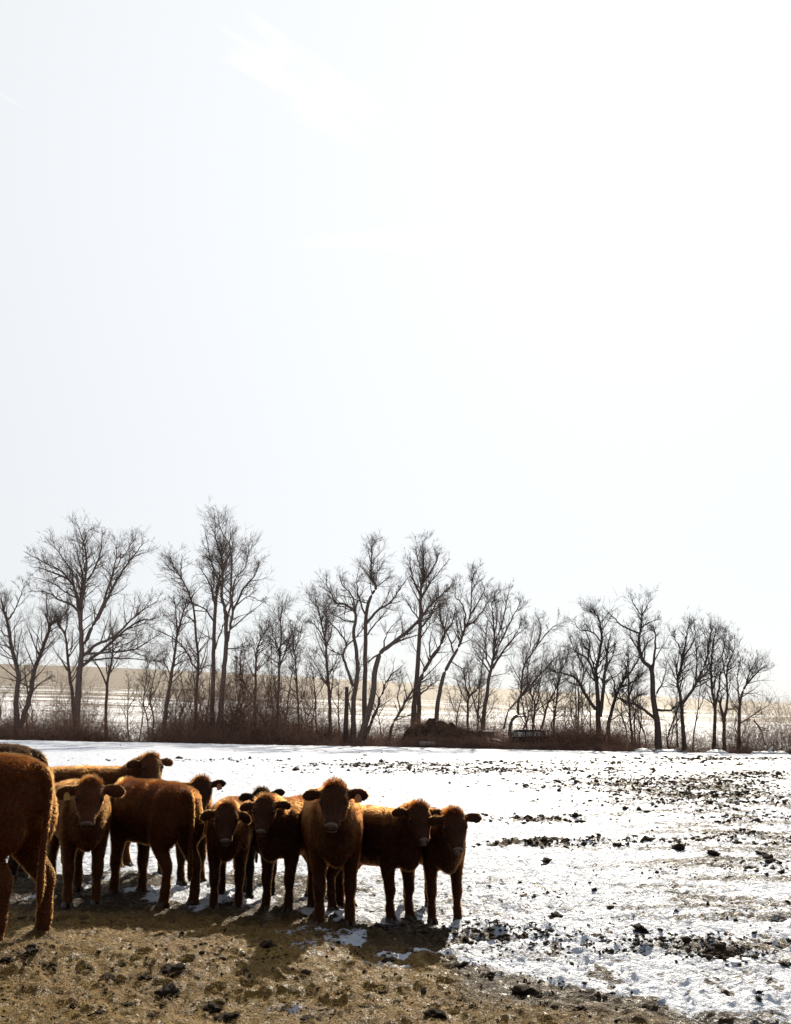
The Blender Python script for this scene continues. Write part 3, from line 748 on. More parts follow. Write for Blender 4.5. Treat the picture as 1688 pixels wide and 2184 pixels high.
tree('slender tall tree bending to the left at its top', 4, [([(1220, 1430), (1222, 1270), (1230, 1100), (1240, 960), (1220, 780), (1215, 650), (1190, 560), (1140, 450), (1090, 380), (1060, 300)], .18, .03), ([(1140, 450), (1125, 370), (1130, 310)], .06, .02), ([(1238, 1010), (1200, 970), (1130, 860), (1050, 800), (960, 760), (905, 730)], .10, .02), ([(1230, 1010), (1300, 980), (1340, 1010)], .07, .02), ([(1216, 640), (1290, 650), (1330, 690)], .06, .02), ([(1110, 410), (1060, 380), (1025, 330)], .05, .015)], 94, 106, .8)
tree('tall tree with a straight trunk, left of the tallest pair', 4, [([(1325, 1430), (1325, 1260), (1330, 1100), (1335, 850), (1345, 650), (1352, 560), (1370, 460), (1390, 390), (1385, 300), (1420, 220)], .26, .03),
     ([(1348, 600), (1310, 490), (1260, 400), (1225, 350)], .11, .02), ([(1340, 720), (1290, 640), (1220, 600), (1150, 590)], .10, .02), ([(1345, 640), (1330, 540), (1340, 430), (1300, 320)], .09, .02), ([(1338, 830), (1290, 800), (1230, 810)], .07, .02), ([(1345, 880), (1390, 760), (1410, 720)], .09, .03)], 93, 107, .75, start=.5)
tree('tallest tree of the row, forked trunk with slim upright limbs', 4, [([(1372, 1430), (1376, 1270), (1395, 1080), (1410, 900), (1412, 740), (1405, 640), (1385, 540), (1390, 430), (1380, 300), (1350, 200), (1340, 70)], .29, .02),
     ([(1412, 880), (1440, 780), (1465, 660), (1465, 500), (1475, 300), (1420, 180), (1410, 85)], .16, .02), ([(1468, 645), (1530, 500), (1590, 420), (1628, 310)], .12, .02), ([(1412, 730), (1440, 580), (1460, 440), (1530, 330), (1540, 200)], .12, .02),
     ([(1388, 500), (1340, 400), (1310, 280), (1290, 140)], .10, .02), ([(1420, 880), (1500, 870), (1580, 850)], .06, .02), ([(1480, 620), (1560, 560), (1640, 590)], .07, .02), ([(1385, 380), (1440, 260), (1450, 120)], .08, .02)], 92, 108, .9, start=.5)
tree('scrubby small tree right of the tallest tree', 4, [([(1600, 1430), (1595, 1150), (1600, 960), (1605, 880), (1640, 800), (1680, 740)], .14, .03), ([(1597, 1200), (1520, 1100), (1490, 950), (1500, 830)], .09, .02), ([(1600, 1020), (1660, 960), (1700, 900)], .07, .02), ([(1598, 1250), (1650, 1330), (1700, 1350)], .08, .03)], 94, 109, 1.1)
tree('thin upright tree left of the slim brush-topped tree', 5, [([(95, 1330), (95, 1240), (105, 1000), (110, 850), (120, 700), (115, 580), (130, 510)], .17, .02), ([(108, 900), (160, 740), (185, 660)], .09, .02), ([(112, 800), (70, 700), (50, 620)], .07, .02)], 93, 110, .95)
tree('slim brush-topped tree with a single thin stem', 5, [([(232, 1330), (228, 1200), (220, 1050), (210, 880), (195, 720), (215, 600)], .13, .02), ([(205, 800), (240, 700), (255, 610)], .06, .02), ([(208, 850), (170, 780), (160, 690)], .06, .02)], 94, 111, 1.1)
tree('tree with a fine drooping left side, left of the broken stub', 5, [([(425, 1330), (425, 1240), (420, 1050), (405, 880), (400, 760), (372, 620), (345, 520), (290, 460)], .20, .02), ([(402, 780), (440, 640), (450, 560)], .08, .02), ([(400, 740), (340, 640), (290, 600)], .08, .02), ([(410, 950), (450, 880), (470, 800)], .07, .02), ([(425, 1100), (445, 950), (440, 850)], .08, .02), ([(395, 700), (400, 560), (420, 480)], .08, .02)], 93, 112, 1.0)
tree('pale twisting tree in the middle, crooked limbs reaching left', 5, [([(568, 1350), (570, 1260), (575, 1080), (595, 940), (590, 800), (570, 680), (585, 560), (520, 500), (460, 490), (430, 430), (395, 365)], .27, .03),
     ([(570, 1010), (540, 920), (510, 820), (530, 760), (500, 700), (420, 610), (380, 550)], .16, .02), ([(575, 610), (520, 600), (460, 570), (420, 550)], .08, .02), ([(525, 505), (515, 580), (540, 610)], .06, .02), ([(585, 560), (560, 440), (500, 380), (485, 310)], .10, .02), ([(530, 770), (600, 700), (640, 640)], .08, .03), ([(512, 820), (450, 800), (400, 770)], .06, .02)], 91.5, 113, .6, start=.5, up=.04)
tree('dark straight tree in the middle with a zigzag top', 5, [([(640, 1350), (640, 1200), (640, 1000), (645, 800), (650, 560), (680, 450), (712, 390), (680, 330), (685, 190), (680, 130)], .28, .02),
     ([(650, 620), (720, 540), (800, 490), (860, 410), (915, 335)], .15, .02), ([(680, 460), (640, 490), (560, 460), (490, 440)], .08, .02), ([(700, 400), (760, 360), (800, 330)], .06, .02), ([(683, 320), (730, 290), (750, 220)], .06, .02), ([(650, 570), (610, 470), (590, 370), (600, 270)], .10, .02), ([(648, 700), (700, 630), (760, 560), (800, 500)], .09, .02), ([(683, 340), (640, 290), (610, 260)], .05, .015)], 92.5, 114, .75, start=.5)
tree('big tree leaning far to the right from a broad pale base', 5, [([(590, 1360), (640, 1260), (690, 1080), (710, 900), (742, 800), (820, 740), (960, 620), (1040, 520), (1110, 450), (1185, 380)], .34, .03),
     ([(820, 745), (900, 710), (980, 685)], .12, .03), ([(960, 620), (1010, 560), (1080, 540), (1150, 430)], .09, .02), ([(640, 1330), (700, 1200), (750, 1050), (790, 960), (870, 880)], .20, .03), ([(742, 800), (680, 850), (640, 880)], .10, .03), ([(760, 780), (780, 680), (850, 600)], .08, .02)], 91, 115, .6, start=.5)
tree('tall tree right of the middle with a fan of fine upright branches', 5, [([(945, 1330), (947, 1180), (965, 1000), (980, 750), (990, 560), (990, 430), (1000, 370), (1010, 250), (1000, 100)], .30, .02), ([(990, 450), (940, 330), (920, 210)], .12, .02), ([(1000, 372), (1070, 270), (1112, 165)], .12, .02),
     ([(985, 650), (1060, 560), (1090, 480), (1180, 380)], .11, .02), ([(992, 470), (1030, 390), (1090, 320), (1170, 220)], .10, .02), ([(985, 600), (930, 520), (890, 450)], .08, .02), ([(1005, 330), (980, 240), (960, 130)], .07, .02), ([(985, 720), (1040, 640), (1080, 600)], .08, .02)], 93, 116, .85, start=.5, up=.09)
tree('tree with a knotted double stem leaning right behind the dark mound', 5, [([(975, 1330), (980, 1150), (985, 980), (1050, 850), (1110, 760), (1142, 680), (1110, 570), (1108, 500)], .25, .03), ([(990, 1060), (1060, 1000), (1130, 960)], .10, .02), ([(1135, 690), (1180, 620), (1210, 540)], .09, .02), ([(1140, 660), (1160, 560), (1150, 470)], .06, .02)], 94, 117, .8)
tree('low trunk slanting up to the right beside the dark mound', 5, [([(795, 1340), (805, 1280), (860, 1170), (940, 1040), (1000, 985), (1060, 960)], .17, .03), ([(860, 1170), (850, 1060), (880, 950)], .08, .02)], 91.5, 118, .9)
tree('tree curving up to the right, airy crown, above the dark mound', 5, [([(1088, 1320), (1090, 1190), (1110, 1050), (1140, 930), (1180, 850), (1230, 760), (1262, 660), (1300, 560), (1310, 370), (1330, 290)], .24, .02), ([(1195, 800), (1168, 720), (1120, 640), (1110, 520)], .09, .02), ([(1262, 650), (1340, 590), (1400, 500), (1450, 440)], .10, .02), ([(1270, 640), (1260, 500), (1210, 440), (1220, 340)], .09, .02), ([(1300, 570), (1380, 440), (1410, 350)], .08, .02), ([(1180, 855), (1260, 900), (1310, 860)], .06, .02), ([(1235, 750), (1220, 610), (1215, 500)], .07, .02)], 92, 119, .75, start=.5, up=.09)
tree('fan-shaped tree with many straight branches rising to the right', 5, [([(1378, 1330), (1380, 1230), (1400, 1090), (1420, 950), (1445, 830), (1450, 700), (1440, 560), (1430, 470)], .24, .02), ([(1440, 900), (1500, 800), (1570, 720), (1660, 630)], .13, .02), ([(1445, 840), (1510, 690), (1560, 580), (1600, 500)], .11, .02), ([(1448, 750), (1500, 620), (1530, 480), (1540, 420)], .10, .02), ([(1430, 900), (1400, 820), (1390, 720), (1400, 600)], .10, .02), ([(1425, 930), (1360, 830), (1310, 740)], .08, .02), ([(1450, 690), (1470, 560), (1450, 440)], .08, .02), ([(1500, 800), (1580, 690), (1620, 600)], .08, .02), ([(1420, 950), (1490, 940), (1560, 910)], .05, .015)], 92.5, 120, .8, start=.5, up=.08)
tree('short vine-hung tree left of the fan-shaped tree', 5, [([(1280, 1330), (1285, 1220), (1290, 1080), (1335, 1040), (1370, 960)], .15, .03), ([(1290, 1090), (1270, 980), (1260, 900)], .08, .02), ([(1345, 1260), (1350, 1100), (1370, 900), (1395, 740)], .10, .02)], 93.5, 121, 1.2)
tree('crooked tree with an elbowed base by the old wreck', 6, [([(105, 900), (108, 820), (118, 775), (152, 745), (150, 690), (170, 620), (178, 500), (230, 400), (330, 270), (372, 240)], .19, .02), ([(170, 640), (220, 580), (300, 490), (392, 390)], .12, .02), ([(185, 480), (210, 370), (230, 260)], .07, .02), ([(250, 380), (280, 280), (270, 200)], .06, .02), ([(70, 830), (100, 720), (160, 650)], .10, .04)], 92, 122, .8, up=.08)
tree('slim wavy tree right of the elbowed tree', 6, [([(235, 890), (235, 820), (245, 700), (215, 600), (205, 480), (270, 300)], .14, .02), ([(240, 730), (270, 640), (280, 500), (300, 400)], .08, .02), ([(280, 830), (320, 680), (380, 560), (400, 420)], .12, .03)], 93, 123, .9)
tree('pair of thin upright stems behind the wreck', 6, [([(350, 890), (352, 820), (370, 640), (385, 500), (402, 420)], .13, .02), ([(340, 830), (350, 700), (345, 560), (350, 430)], .07, .02), ([(380, 520), (420, 450), (430, 380)], .05, .02)], 94, 124, 1.0)
tree('pair of twin poles left of the round-crowned tree', 6, [([(488, 900), (490, 760), (492, 640), (500, 500), (490, 380)], .09, .02), ([(480, 780), (478, 640), (470, 520), (470, 430)], .07, .02)], 95, 125, .8)
tree('round-crowned dark tree with low arching left limb', 6, [([(605, 900), (602, 780), (600, 640), (590, 500), (622, 330), (602, 200), (560, 165)], .28, .02), ([(590, 720), (510, 590), (480, 540), (400, 510), (305, 498)], .17, .02), ([(612, 760), (630, 540), (642, 380), (660, 300)], .20, .02), ([(595, 580), (540, 440), (470, 400), (430, 330)], .13, .02),
     ([(620, 340), (560, 280), (500, 270), (470, 220)], .08, .02), ([(632, 500), (680, 420), (700, 350)], .09, .02), ([(592, 520), (560, 400), (520, 330)], .09, .02), ([(510, 590), (520, 480), (480, 400)], .08, .02), ([(540, 440), (540, 340), (500, 250)], .08, .02), ([(600, 480), (640, 420), (690, 380)], .08, .02)], 92, 126, .9, mat='bark_dark', start=.4, fine=1.15)
tree('stout trunk leaning right between the round crown and the twisted tree', 6, [([(658, 900), (660, 830), (680, 720), (720, 600), (790, 500), (835, 430)], .24, .03), ([(700, 640), (690, 560), (650, 480)], .10, .02), ([(740, 570), (770, 470), (770, 380)], .10, .02), ([(720, 600), (810, 560), (870, 500)], .09, .02)], 93, 127, .9, mat='bark_dark')
tree('slim dark pole tree left of the twisted tree', 6, [([(797, 960), (795, 900), (785, 800), (775, 650), (770, 480), (775, 380)], .16, .02), ([(780, 700), (740, 660), (700, 560)], .07, .02), ([(776, 650), (820, 540), (870, 510)], .07, .02), ([(782, 690), (830, 640), (885, 632)], .07, .03)], 92.5, 128, .9, mat='bark_dark')
tree('thick twisted tree at the right with a low limb thrown left', 6, [([(945, 960), (940, 900), (935, 800), (910, 650), (905, 500), (850, 440), (830, 330), (840, 270), (852, 130)], .37, .03), ([(920, 770), (840, 710), (760, 670), (690, 645)], .16, .04), ([(907, 500), (912, 340), (900, 270)], .13, .03), ([(832, 290), (740, 250), (690, 200), (672, 180)], .10, .02),
     ([(845, 260), (890, 230), (950, 210)], .08, .02), ([(845, 200), (880, 130), (890, 90)], .06, .015), ([(845, 190), (810, 130), (790, 80)], .06, .015), ([(930, 720), (1000, 725), (1045, 700)], .14, .05), ([(860, 440), (880, 350), (940, 300)], .08, .02), ([(835, 400), (790, 300), (800, 240)], .09, .02), ([(912, 380), (960, 375), (990, 378)], .05, .02), ([(925, 650), (970, 560), (1000, 440)], .10, .02)], 91.5, 129, .7, mat='bark_dark', start=.5)
tree('bushy-topped dark tree right of the twisted tree', 6, [([(1090, 960), (1085, 900), (1075, 780), (1068, 660), (1050, 560), (1080, 430), (1100, 300), (1110, 240)], .24, .02), ([(1072, 690), (1140, 580), (1190, 440), (1202, 300), (1190, 250)], .16, .02), ([(1062, 640), (1040, 500), (1060, 380)], .11, .02), ([(1140, 580), (1150, 420), (1140, 300)], .09, .02), ([(1080, 450), (1040, 350), (1010, 300)], .08, .02),
     ([(990, 900), (1000, 840), (1040, 740), (1060, 690)], .10, .05), ([(1150, 560), (1220, 500), (1260, 420)], .08, .02), ([(1085, 420), (1130, 330), (1120, 240)], .08, .02), ([(1050, 930), (1048, 830), (1055, 720)], .09, .05)], 92, 130, 1.0, mat='bark_dark', start=.4, fine=1.1, up=.09)
tree('slim tree, left of the two at the right end of the row', 6, [([(1255, 970), (1255, 900), (1260, 700), (1240, 600), (1240, 450), (1252, 330), (1270, 260)], .20, .02), ([(1262, 710), (1290, 600), (1300, 540), (1350, 420), (1380, 320)], .11, .02), ([(1240, 480), (1220, 400), (1230, 320)], .06, .02)], 92, 131, .95, mat='bark_dark', up=.09)
tree('slim tree with a sawn stub, second from the right end of the row', 6, [([(1310, 970), (1310, 900), (1308, 780), (1290, 690), (1298, 645)], .20, .09), ([(1312, 790), (1345, 640), (1355, 500), (1400, 400), (1420, 320)], .14, .02), ([(1325, 720), (1370, 710), (1380, 690)], .08, .02), ([(1352, 560), (1330, 450), (1345, 330), (1340, 270)], .08, .02)], 92.5, 132, .95, mat='bark_dark', up=.09)
tree('last tree of the row, branches swept to the right', 6, [([(1393, 970), (1395, 900), (1400, 700), (1425, 600), (1490, 520), (1545, 470)], .19, .02), ([(1402, 700), (1400, 600), (1410, 520), (1440, 420)], .09, .02), ([(1425, 605), (1460, 500), (1500, 440)], .08, .02), ([(1400, 800), (1470, 760), (1540, 720), (1610, 690)], .07, .02), ([(1490, 780), (1530, 840), (1555, 920)], .08, .05)], 92, 133, 1.0, mat='bark_dark')
# the broken stub
sb = empty('tree_stump', (0, 0, 0)); q0 = at_plane(*zpt(5, (525, 1340)), 91); sb.location = (q0[0], 91, g0(q0[0], 91) - .15)
hgt = at_plane(*zpt(5, (525, 1015)), 91)[2] - sb.location.z
Pq = np.array([(0, 0, 0), (-.03, 0, hgt * .4), (.02, .02, hgt * .75), (.03, .02, hgt)]); V, F = tubes([(Pq, np.array([.27, .20, .17, .16]), 10)])
me = mesh('trunk', V, F, M['bark_dark']); bm = bmesh.new(); bm.from_mesh(me); bmesh.ops.holes_fill(bm, edges=bm.edges); bm.to_mesh(me); bm.free(); link('trunk', me, sb)
tag(sb, 'tall broken-off tree stub left of the pale twisting tree', 'stump')

# ------------------------------------------------------------------ undergrowth
def bramble_mesh(seed, w, h, n, dens=3):
    rng = random.Random(seed); L = []
    for _ in range(n):
        p = np.array([rng.gauss(0, w * .38), rng.gauss(0, .5), 0.])
        d = norm(np.array([rng.gauss(0, .55), rng.gauss(0, .45), 1.0]))
        hh = h * rng.uniform(.45, 1.15); P, Rr = shoot(rng, p, d, hh, rng.uniform(.008, .016), 5, rng.uniform(-.32, .05), .15); L.append((P, Rr, 3))
        for _ in range(dens):
            a, t, r = sample(P, Rr, .25 + .7 * rng.random()); q, rr = shoot(rng, a, side(rng, t, R(rng.uniform(25, 70))), hh * rng.uniform(.15, .42), .0065, 2, -.05, .2); L.append((q, rr, 3))
    V, F = tubes(L); return mesh('stems', V, F, M['bramble'])
BM = [bramble_mesh(300 + i, 2.6, 2.3, 230) for i in range(4)] + [bramble_mesh(310 + i, 2.2, 4.0, 120, 6) for i in range(3)]
def bush(px, Y, sx, sz, k, label, rot=0.0, dx=0.0, dz=0.0):
    p = at_plane(px, 1560, Y); o = empty('bramble_bush', (p[0] + dx, Y, g0(p[0], Y) - .1 + dz), rot); tag(o, label, 'bush', 'brambles under the hedgerow trees')
    s = link('stems', BM[k], o); s.scale = (sx, 1.0, sz)
    return o
rb = random.Random(9)
NEAR = [(40, 'the leftmost tree'), (162, 'the great spreading tree'), (228, 'the small forked tree'), (352, 'the low crooked tree'), (418, 'the slender tall tree'), (452, 'the straight-trunked tall tree'), (472, 'the tallest tree'), (546, 'the scrubby small tree'), (592, 'the thin upright tree'), (638, 'the slim brush-topped tree'),
        (704, 'the tree with the drooping left side'), (740, 'the broken stub'), (760, 'the leaning tree'), (884, 'the fan-branched tall tree'), (932, 'the tree above the dark mound'), (1030, 'the fan-shaped tree'), (1090, 'the elbowed tree'), (1137, 'the slim wavy tree'), (1180, 'the thin stems behind the wreck'), (1232, 'the twin poles'), (1276, 'the round-crowned tree'), (1300, 'the stout leaning trunk'),
        (1350, 'the slim pole tree'), (1405, 'the thick twisted tree'), (1460, 'the bushy-topped tree'), (1524, 'the left slim end tree'), (1545, 'the tree with the sawn stub'), (1577, 'the last tree of the row'), (1680, 'the right picture edge')]
def bushes(x0, x1, n, sz0, sz1, label, ks=(0, 1, 2, 3), Y0=90, Y1=95):
    for i in range(n):
        px = x0 + (x1 - x0) * (i + rb.uniform(.2, .8)) / n
        bush(px, rb.uniform(Y0, Y1), rb.uniform(.9, 1.3) * rb.choice((-1, 1)), rb.uniform(sz0, sz1), rb.choice(ks), label + ' by ' + min(NEAR, key=lambda q: abs(q[0] - px))[1], dz=1.6 - (px - 880) / 170 if 'rooted' in label else 0)
bushes(-60, 255, 13, .4, 1.35, 'tangled brown brambles')
bushes(-60, 262, 15, .6, 1.8, 'thin tall shrub stems', (4, 5, 6), 92, 97)
bushes(336, 720, 24, .4, 1.55, 'dense reddish brambles')
bushes(338, 720, 24, .6, 1.9, 'thin tall shrub stems', (4, 5, 6), 92, 97)
bushes(715, 880, 8, .4, 1.0, 'low dark brambles')
bushes(1170, 1310, 14, .7, 1.5, 'thick bramble over the trailer', (0, 1, 2, 3), 89.6, 92)
bushes(1310, 1690, 14, .18, .55, 'low dead weeds')
bushes(1560, 1620, 2, 1.3, 1.7, 'vine-hung shrub', (4, 5), 91, 93)
bushes(1655, 1740, 3, 1.0, 1.3, 'tangled low shrub', (0, 4, 5), 90.5, 92)
bushes(880, 1100, 9, .5, 1.0, 'dead weeds on the mound', (0, 1, 2, 3), 92, 95)
bushes(700, 1300, 15, .6, 1.5, 'thin scrub saplings', (4, 5, 6), 93, 97)
bushes(1300, 1600, 9, .5, 1.1, 'sparse scrub saplings', (4, 5, 6), 93, 97)
bushes(870, 1060, 11, .3, .75, 'fallen twigs and weeds in front of the mound', (0, 1, 2, 3), 88.4, 88.9)
bushes(1070, 1300, 10, .25, .45, 'dead weeds growing in front of the wreck', (0, 1, 2, 3), 88.5, 89.0)
bushes(880, 1030, 6, .5, .75, 'weeds rooted on top of the mound', (0, 1, 2, 3), 90.4, 90.9)
ZR[0] = (0, 0, 1)
rs = random.Random(77)
for i in range(48):
    px = rs.uniform(-20, 760) if i < 30 else rs.uniform(760, 1600)
    if abs(px - 165) < 25: px += 60
    hgt = rs.uniform(120, 235) * (1 if px < 1000 else .8); ln_ = rs.uniform(-.16, .16) * hgt; b0 = 1578 + px * .017; xs_ = [px, px + ln_ * .2 + rs.gauss(0, 4), px + ln_ * .5 + rs.gauss(0, 6), px + ln_ * .8 + rs.gauss(0, 6), px + ln_]
    trunk = [(xs_[k], b0 - hgt * k / 4) for k in range(5)]; k = rs.randrange(1, 3); sgn = rs.choice((-1, 1))
    tree(rs.choice(('thin bare sapling', 'slim young tree', 'wispy leafless sapling')) + ' behind ' + min(NEAR, key=lambda q: abs(q[0] - px))[1], 0, [(trunk, rs.uniform(.06, .11), .015), ([trunk[k], (trunk[k][0] + sgn * hgt * .10, trunk[k][1] - hgt * .2), (trunk[k][0] + sgn * hgt * .15, trunk[k][1] - hgt * .42)], .05, .012)], rs.uniform(94, 99), 500 + i, .6, name='sapling', group='saplings of the hedgerow', lens=.8)

# ------------------------------------------------------------------ clods
def ico(sub):
    bm = bmesh.new(); bmesh.ops.create_icosphere(bm, subdivisions=sub, radius=1.0)
    v = np.array([tuple(p.co) for p in bm.verts]); f = np.array([[q.index for q in p.verts] for p in bm.faces]); bm.free(); return v, f
IV, IF = ico(3); JV, JF = ico(1)
def clod_mesh(seed, rough=.5, mat='soil'):
    v = IV.copy(); s = seed * 3.7
    for fq, am in ((1.3, .45), (2.6, .34), (5.5, .30), (11, .22)):
        d = (fbm(v[:, 0] * fq + s, v[:, 1] * fq + v[:, 2] * fq * 1.3 + s, seed, 2) - .5) * am * 2 * rough + (fbm(v[:, 2] * fq * 1.1 - s, v[:, 0] * fq - v[:, 1] * fq, seed + 5, 2) - .5) * am * 2 * rough
        v = v * (1 + d)[:, None]
    v[:, 2] = np.where(v[:, 2] < 0, v[:, 2] * .5, v[:, 2]); return mesh('clod', v, IF, M[mat], True)
CM = [clod_mesh(i + 1, 1.05) for i in range(7)]
SM = [clod_mesh(i + 40, .5, 'snow') for i in range(2)]
rc = random.Random(4)
def clod(px, py, wd, label, group=None, flat=.45, name='clod', cat='clod', k=None, sink=.0):
    p = G(px, py); d = math.sqrt(p.x ** 2 + p.y ** 2 + EYE ** 2); half = wd / 2 / FOC * d * .74
    z = float(gfull(p.x, p.y)[0])
    o = link(name, CM[rc.randrange(7) if k is None else k]); o.location = (p.x, p.y, z - sink * half); o.rotation_euler = (rc.uniform(-.2, .2), rc.uniform(-.2, .2), rc.uniform(0, 6.28))
    o.scale = (half, half * rc.uniform(.7, 1.1), half * flat * rc.uniform(.85, 1.2)); tag(o, label, cat, group)
    return o
big = clod(1554, 2043, 66, 'largest heap of dark earth on the snow at the lower right', flat=.62, name='earth_heap', cat='earth heap', k=2, sink=.1)
for (x, y, wd, k) in ((1536, 2050, 30, 0), (1566, 2054, 34, 1), (1592, 2052, 26, 0)):
    p = G(x, y); d = p.length; o = link('snow_patch', SM[k]); h = wd / 2 / FOC * d; o.location = (p.x, p.y, float(gfull(p.x, p.y)[0])); o.scale = (h, h * .8, h * .35); o.rotation_euler = (0, 0, x)
    tag(o, 'small lump of snow at the foot of the largest earth heap', 'snow', 'lumps of snow by the earth heap')
clod(1450, 1816, 40, 'dark lump of dung standing alone in the middle of the snow', flat=.6)
for x, y, wd in ((1166, 1839, 30), (1521, 1832, 26), (1268, 1907, 16), (1184, 1954, 32), (1272, 1994, 26), (1364, 1988, 44), (1514, 2031, 30), (1679, 2064, 30), (1094, 2004, 22), (994, 2009, 24), (1336, 2026, 20), (1216, 1999, 28), (1324, 1809, 22),
                 (1624, 1826, 24), (1034, 1741, 20), (1669, 1861, 30), (1644, 1841, 30), (1601, 1853, 30), (1096, 1748, 18), (1230, 1748, 24), (1190, 1750, 18), (1130, 1802, 26), (1180, 1803, 24), (1250, 1808, 24), (1090, 1802, 18), (1621, 2129, 18), (1618, 2137, 20), (1700, 1800, 30), (1570, 1965, 14), (1470, 1985, 12)):
    clod(x, y, wd, 'dark clod of earth lying on the snow', 'clods lying on the snow', rc.uniform(.4, .65))
for x, y, wd in ((1124, 2117, 56), (1244, 2117, 26), (1044, 2081, 30), (979, 2066, 46), (1156, 2099, 20)):
    clod(x, y, wd, 'mud lump along the line where mud meets snow', 'mud lumps along the edge of the snow', .42)
for x, y, wd in ((435, 2018, 19), (418, 2023, 12), (18, 2061, 34), (115, 2058, 25), (320, 2003, 30), (60, 2053, 38), (305, 2098, 26), (230, 2088, 40), (360, 2123, 50), (452, 2153, 40), (422, 2153, 18), (487, 2168, 50), (162, 2153, 24), (215, 2178, 48), (582, 2056, 14),
                 (525, 2051, 25), (370, 2081, 44), (595, 2156, 20), (705, 2158, 24), (795, 2160, 56), (665, 2178, 40), (820, 2098, 12), (830, 2058, 28), (487, 2008, 20), (455, 2048, 28), (335, 2178, 28), (275, 2153, 36), (65, 2033, 24), (900, 2120, 22), (1010, 2150, 26), (930, 2165, 40), (740, 2100, 20), (560, 2100, 18), (1090, 2170, 30), (1240, 2160, 24), (130, 2120, 18)):
    clod(x, y, wd, 'lump of frozen mud on the trodden ground in the foreground', 'mud lumps in the foreground', rc.uniform(.35, .55))
clod(560, 2030, 58, 'wide low mud hump in the shadow below the dark calves', flat=.38)

def small_clods():
    r = np.random.default_rng(12); pos = []
    for cx, cy, a, b, k in BANDS:
        n = int(k * 13.0 * math.sqrt(a * b) * (2.2 if cy < 1720 else 1.0 if cy < 1830 else .7)); px = r.normal(cx, a * .7, n); py = r.normal(cy, b * .55, n)
        pos += list(zip(px, py, r.lognormal(0, .45, n)))
    n = 900; pos += list(zip(r.uniform(700, 1900, n), r.uniform(1606, 2060, n), r.lognormal(-.45, .4, n)))
    n = 300; pos += list(zip(r.uniform(0, 900, n), r.uniform(1590, 1700, n) ** 1.0, r.lognormal(-.45, .4, n)))
    n = 1500; pos += list(zip(r.uniform(-200, 1350, n), r.uniform(1960, 2184, n), r.lognormal(-.25, .4, n)))
    Q = np.array(pos); px, py, sz = Q.T; ok = (py > 1584) & (px > -300) & (px < 2000) & ~((px > 1000) & (py > np.interp(px, EDGE_X, EDGE_Y) + 90))
    px, py, sz = px[ok], py[ok], sz[ok]; u = (px - CX) / FOC; v = (CY - py) / FOC; dy = math.cos(PITCH) - v * math.sin(PITCH); dz = math.sin(PITCH) + v * math.cos(PITCH)
    t = -EYE / dz
    for _ in range(4): t = np.minimum((gz(u * t, dy * t) - EYE) / dz, 130)
    x, y = u * t, dy * t; md = mud_at(x, y); keep = (y < 86) & ((py > 1950) | (r.random(len(x)) < np.where(py < 1720, .38, .12) + 1.3 * md))
    V = np.stack([x, y, sz * (.005 + .0007 * y)], 1)[keep]
    A = np.array(V); z = gfull(A[:, 0], A[:, 1]); m = len(A)
    ang = r.uniform(0, 6.28, m); S_ = np.stack([A[:, 2] * r.uniform(.8, 1.9, m), A[:, 2] * r.uniform(.7, 1.2, m), A[:, 2] * r.uniform(.5, 1.0, m)], 1)
    B = JV[None] * (1 + r.normal(0, .34, (m, len(JV), 1))) * S_[:, None, :]
    ca, sa = np.cos(ang)[:, None], np.sin(ang)[:, None]
    W = np.stack([B[..., 0] * ca - B[..., 1] * sa + A[:, 0:1], B[..., 0] * sa + B[..., 1] * ca + A[:, 1:2], B[..., 2] + z[:, None]], -1).reshape(-1, 3)
    Fq = (JF[None] + (np.arange(m) * len(JV))[:, None, None]).reshape(-1, 3)
    tag(link('small_clods', mesh('small_clods', W, Fq, M['soil'], False)), 'small crumbs of earth strewn over snow and mud', 'clods', kind='stuff')
small_clods()

def straw():
    r = np.random.default_rng(5); n = 46000
    px = r.uniform(-350, 1750, n); py = 1880 + 330 * r.random(n) ** .8
    u = (px - CX) / FOC; v = (CY - py) / FOC; dy = math.cos(PITCH) - v * math.sin(PITCH); dz = math.sin(PITCH) + v * math.cos(PITCH); t = -EYE / dz
    x = u * t; y = dy * t; keep = (mud_at(x, y) > .45) & (dry_unshaded_at(x, y) > r.uniform(.1, .7, n)); x = x[keep]; y = y[keep]; n = len(x)
    z = gfull(x, y); L = r.lognormal(-3.4, .55, n); w_ = r.uniform(.0006, .0014, n); a = r.uniform(0, 6.28, n); tilt = np.abs(r.normal(0, .16, n))
    d = np.stack([np.cos(a) * np.cos(tilt), np.sin(a) * np.cos(tilt), np.sin(tilt)], 1); s = np.stack([-np.sin(a), np.cos(a), r.normal(0, .3, n)], 1)
    p0 = np.stack([x, y, z + .004], 1); p1 = p0 + d * (L * .55)[:, None] + np.array([0, 0, .006]); p2 = p0 + d * L[:, None]; sw = s * w_[:, None]
    V = np.stack([p0 - sw, p0 + sw, p1 + sw, p1 - sw, p2 + sw * .3, p2 - sw * .3], 1).reshape(-1, 3); i = np.arange(n)[:, None] * 6
    F = np.concatenate([i + np.array([0, 1, 2, 3]), i + np.array([3, 2, 4, 5])])
    tag(link('dry_grass', mesh('dry_grass', V, F, M['straw'], False)), 'dry grass and straw trodden into the foreground mud', 'grass', kind='stuff')
straw()

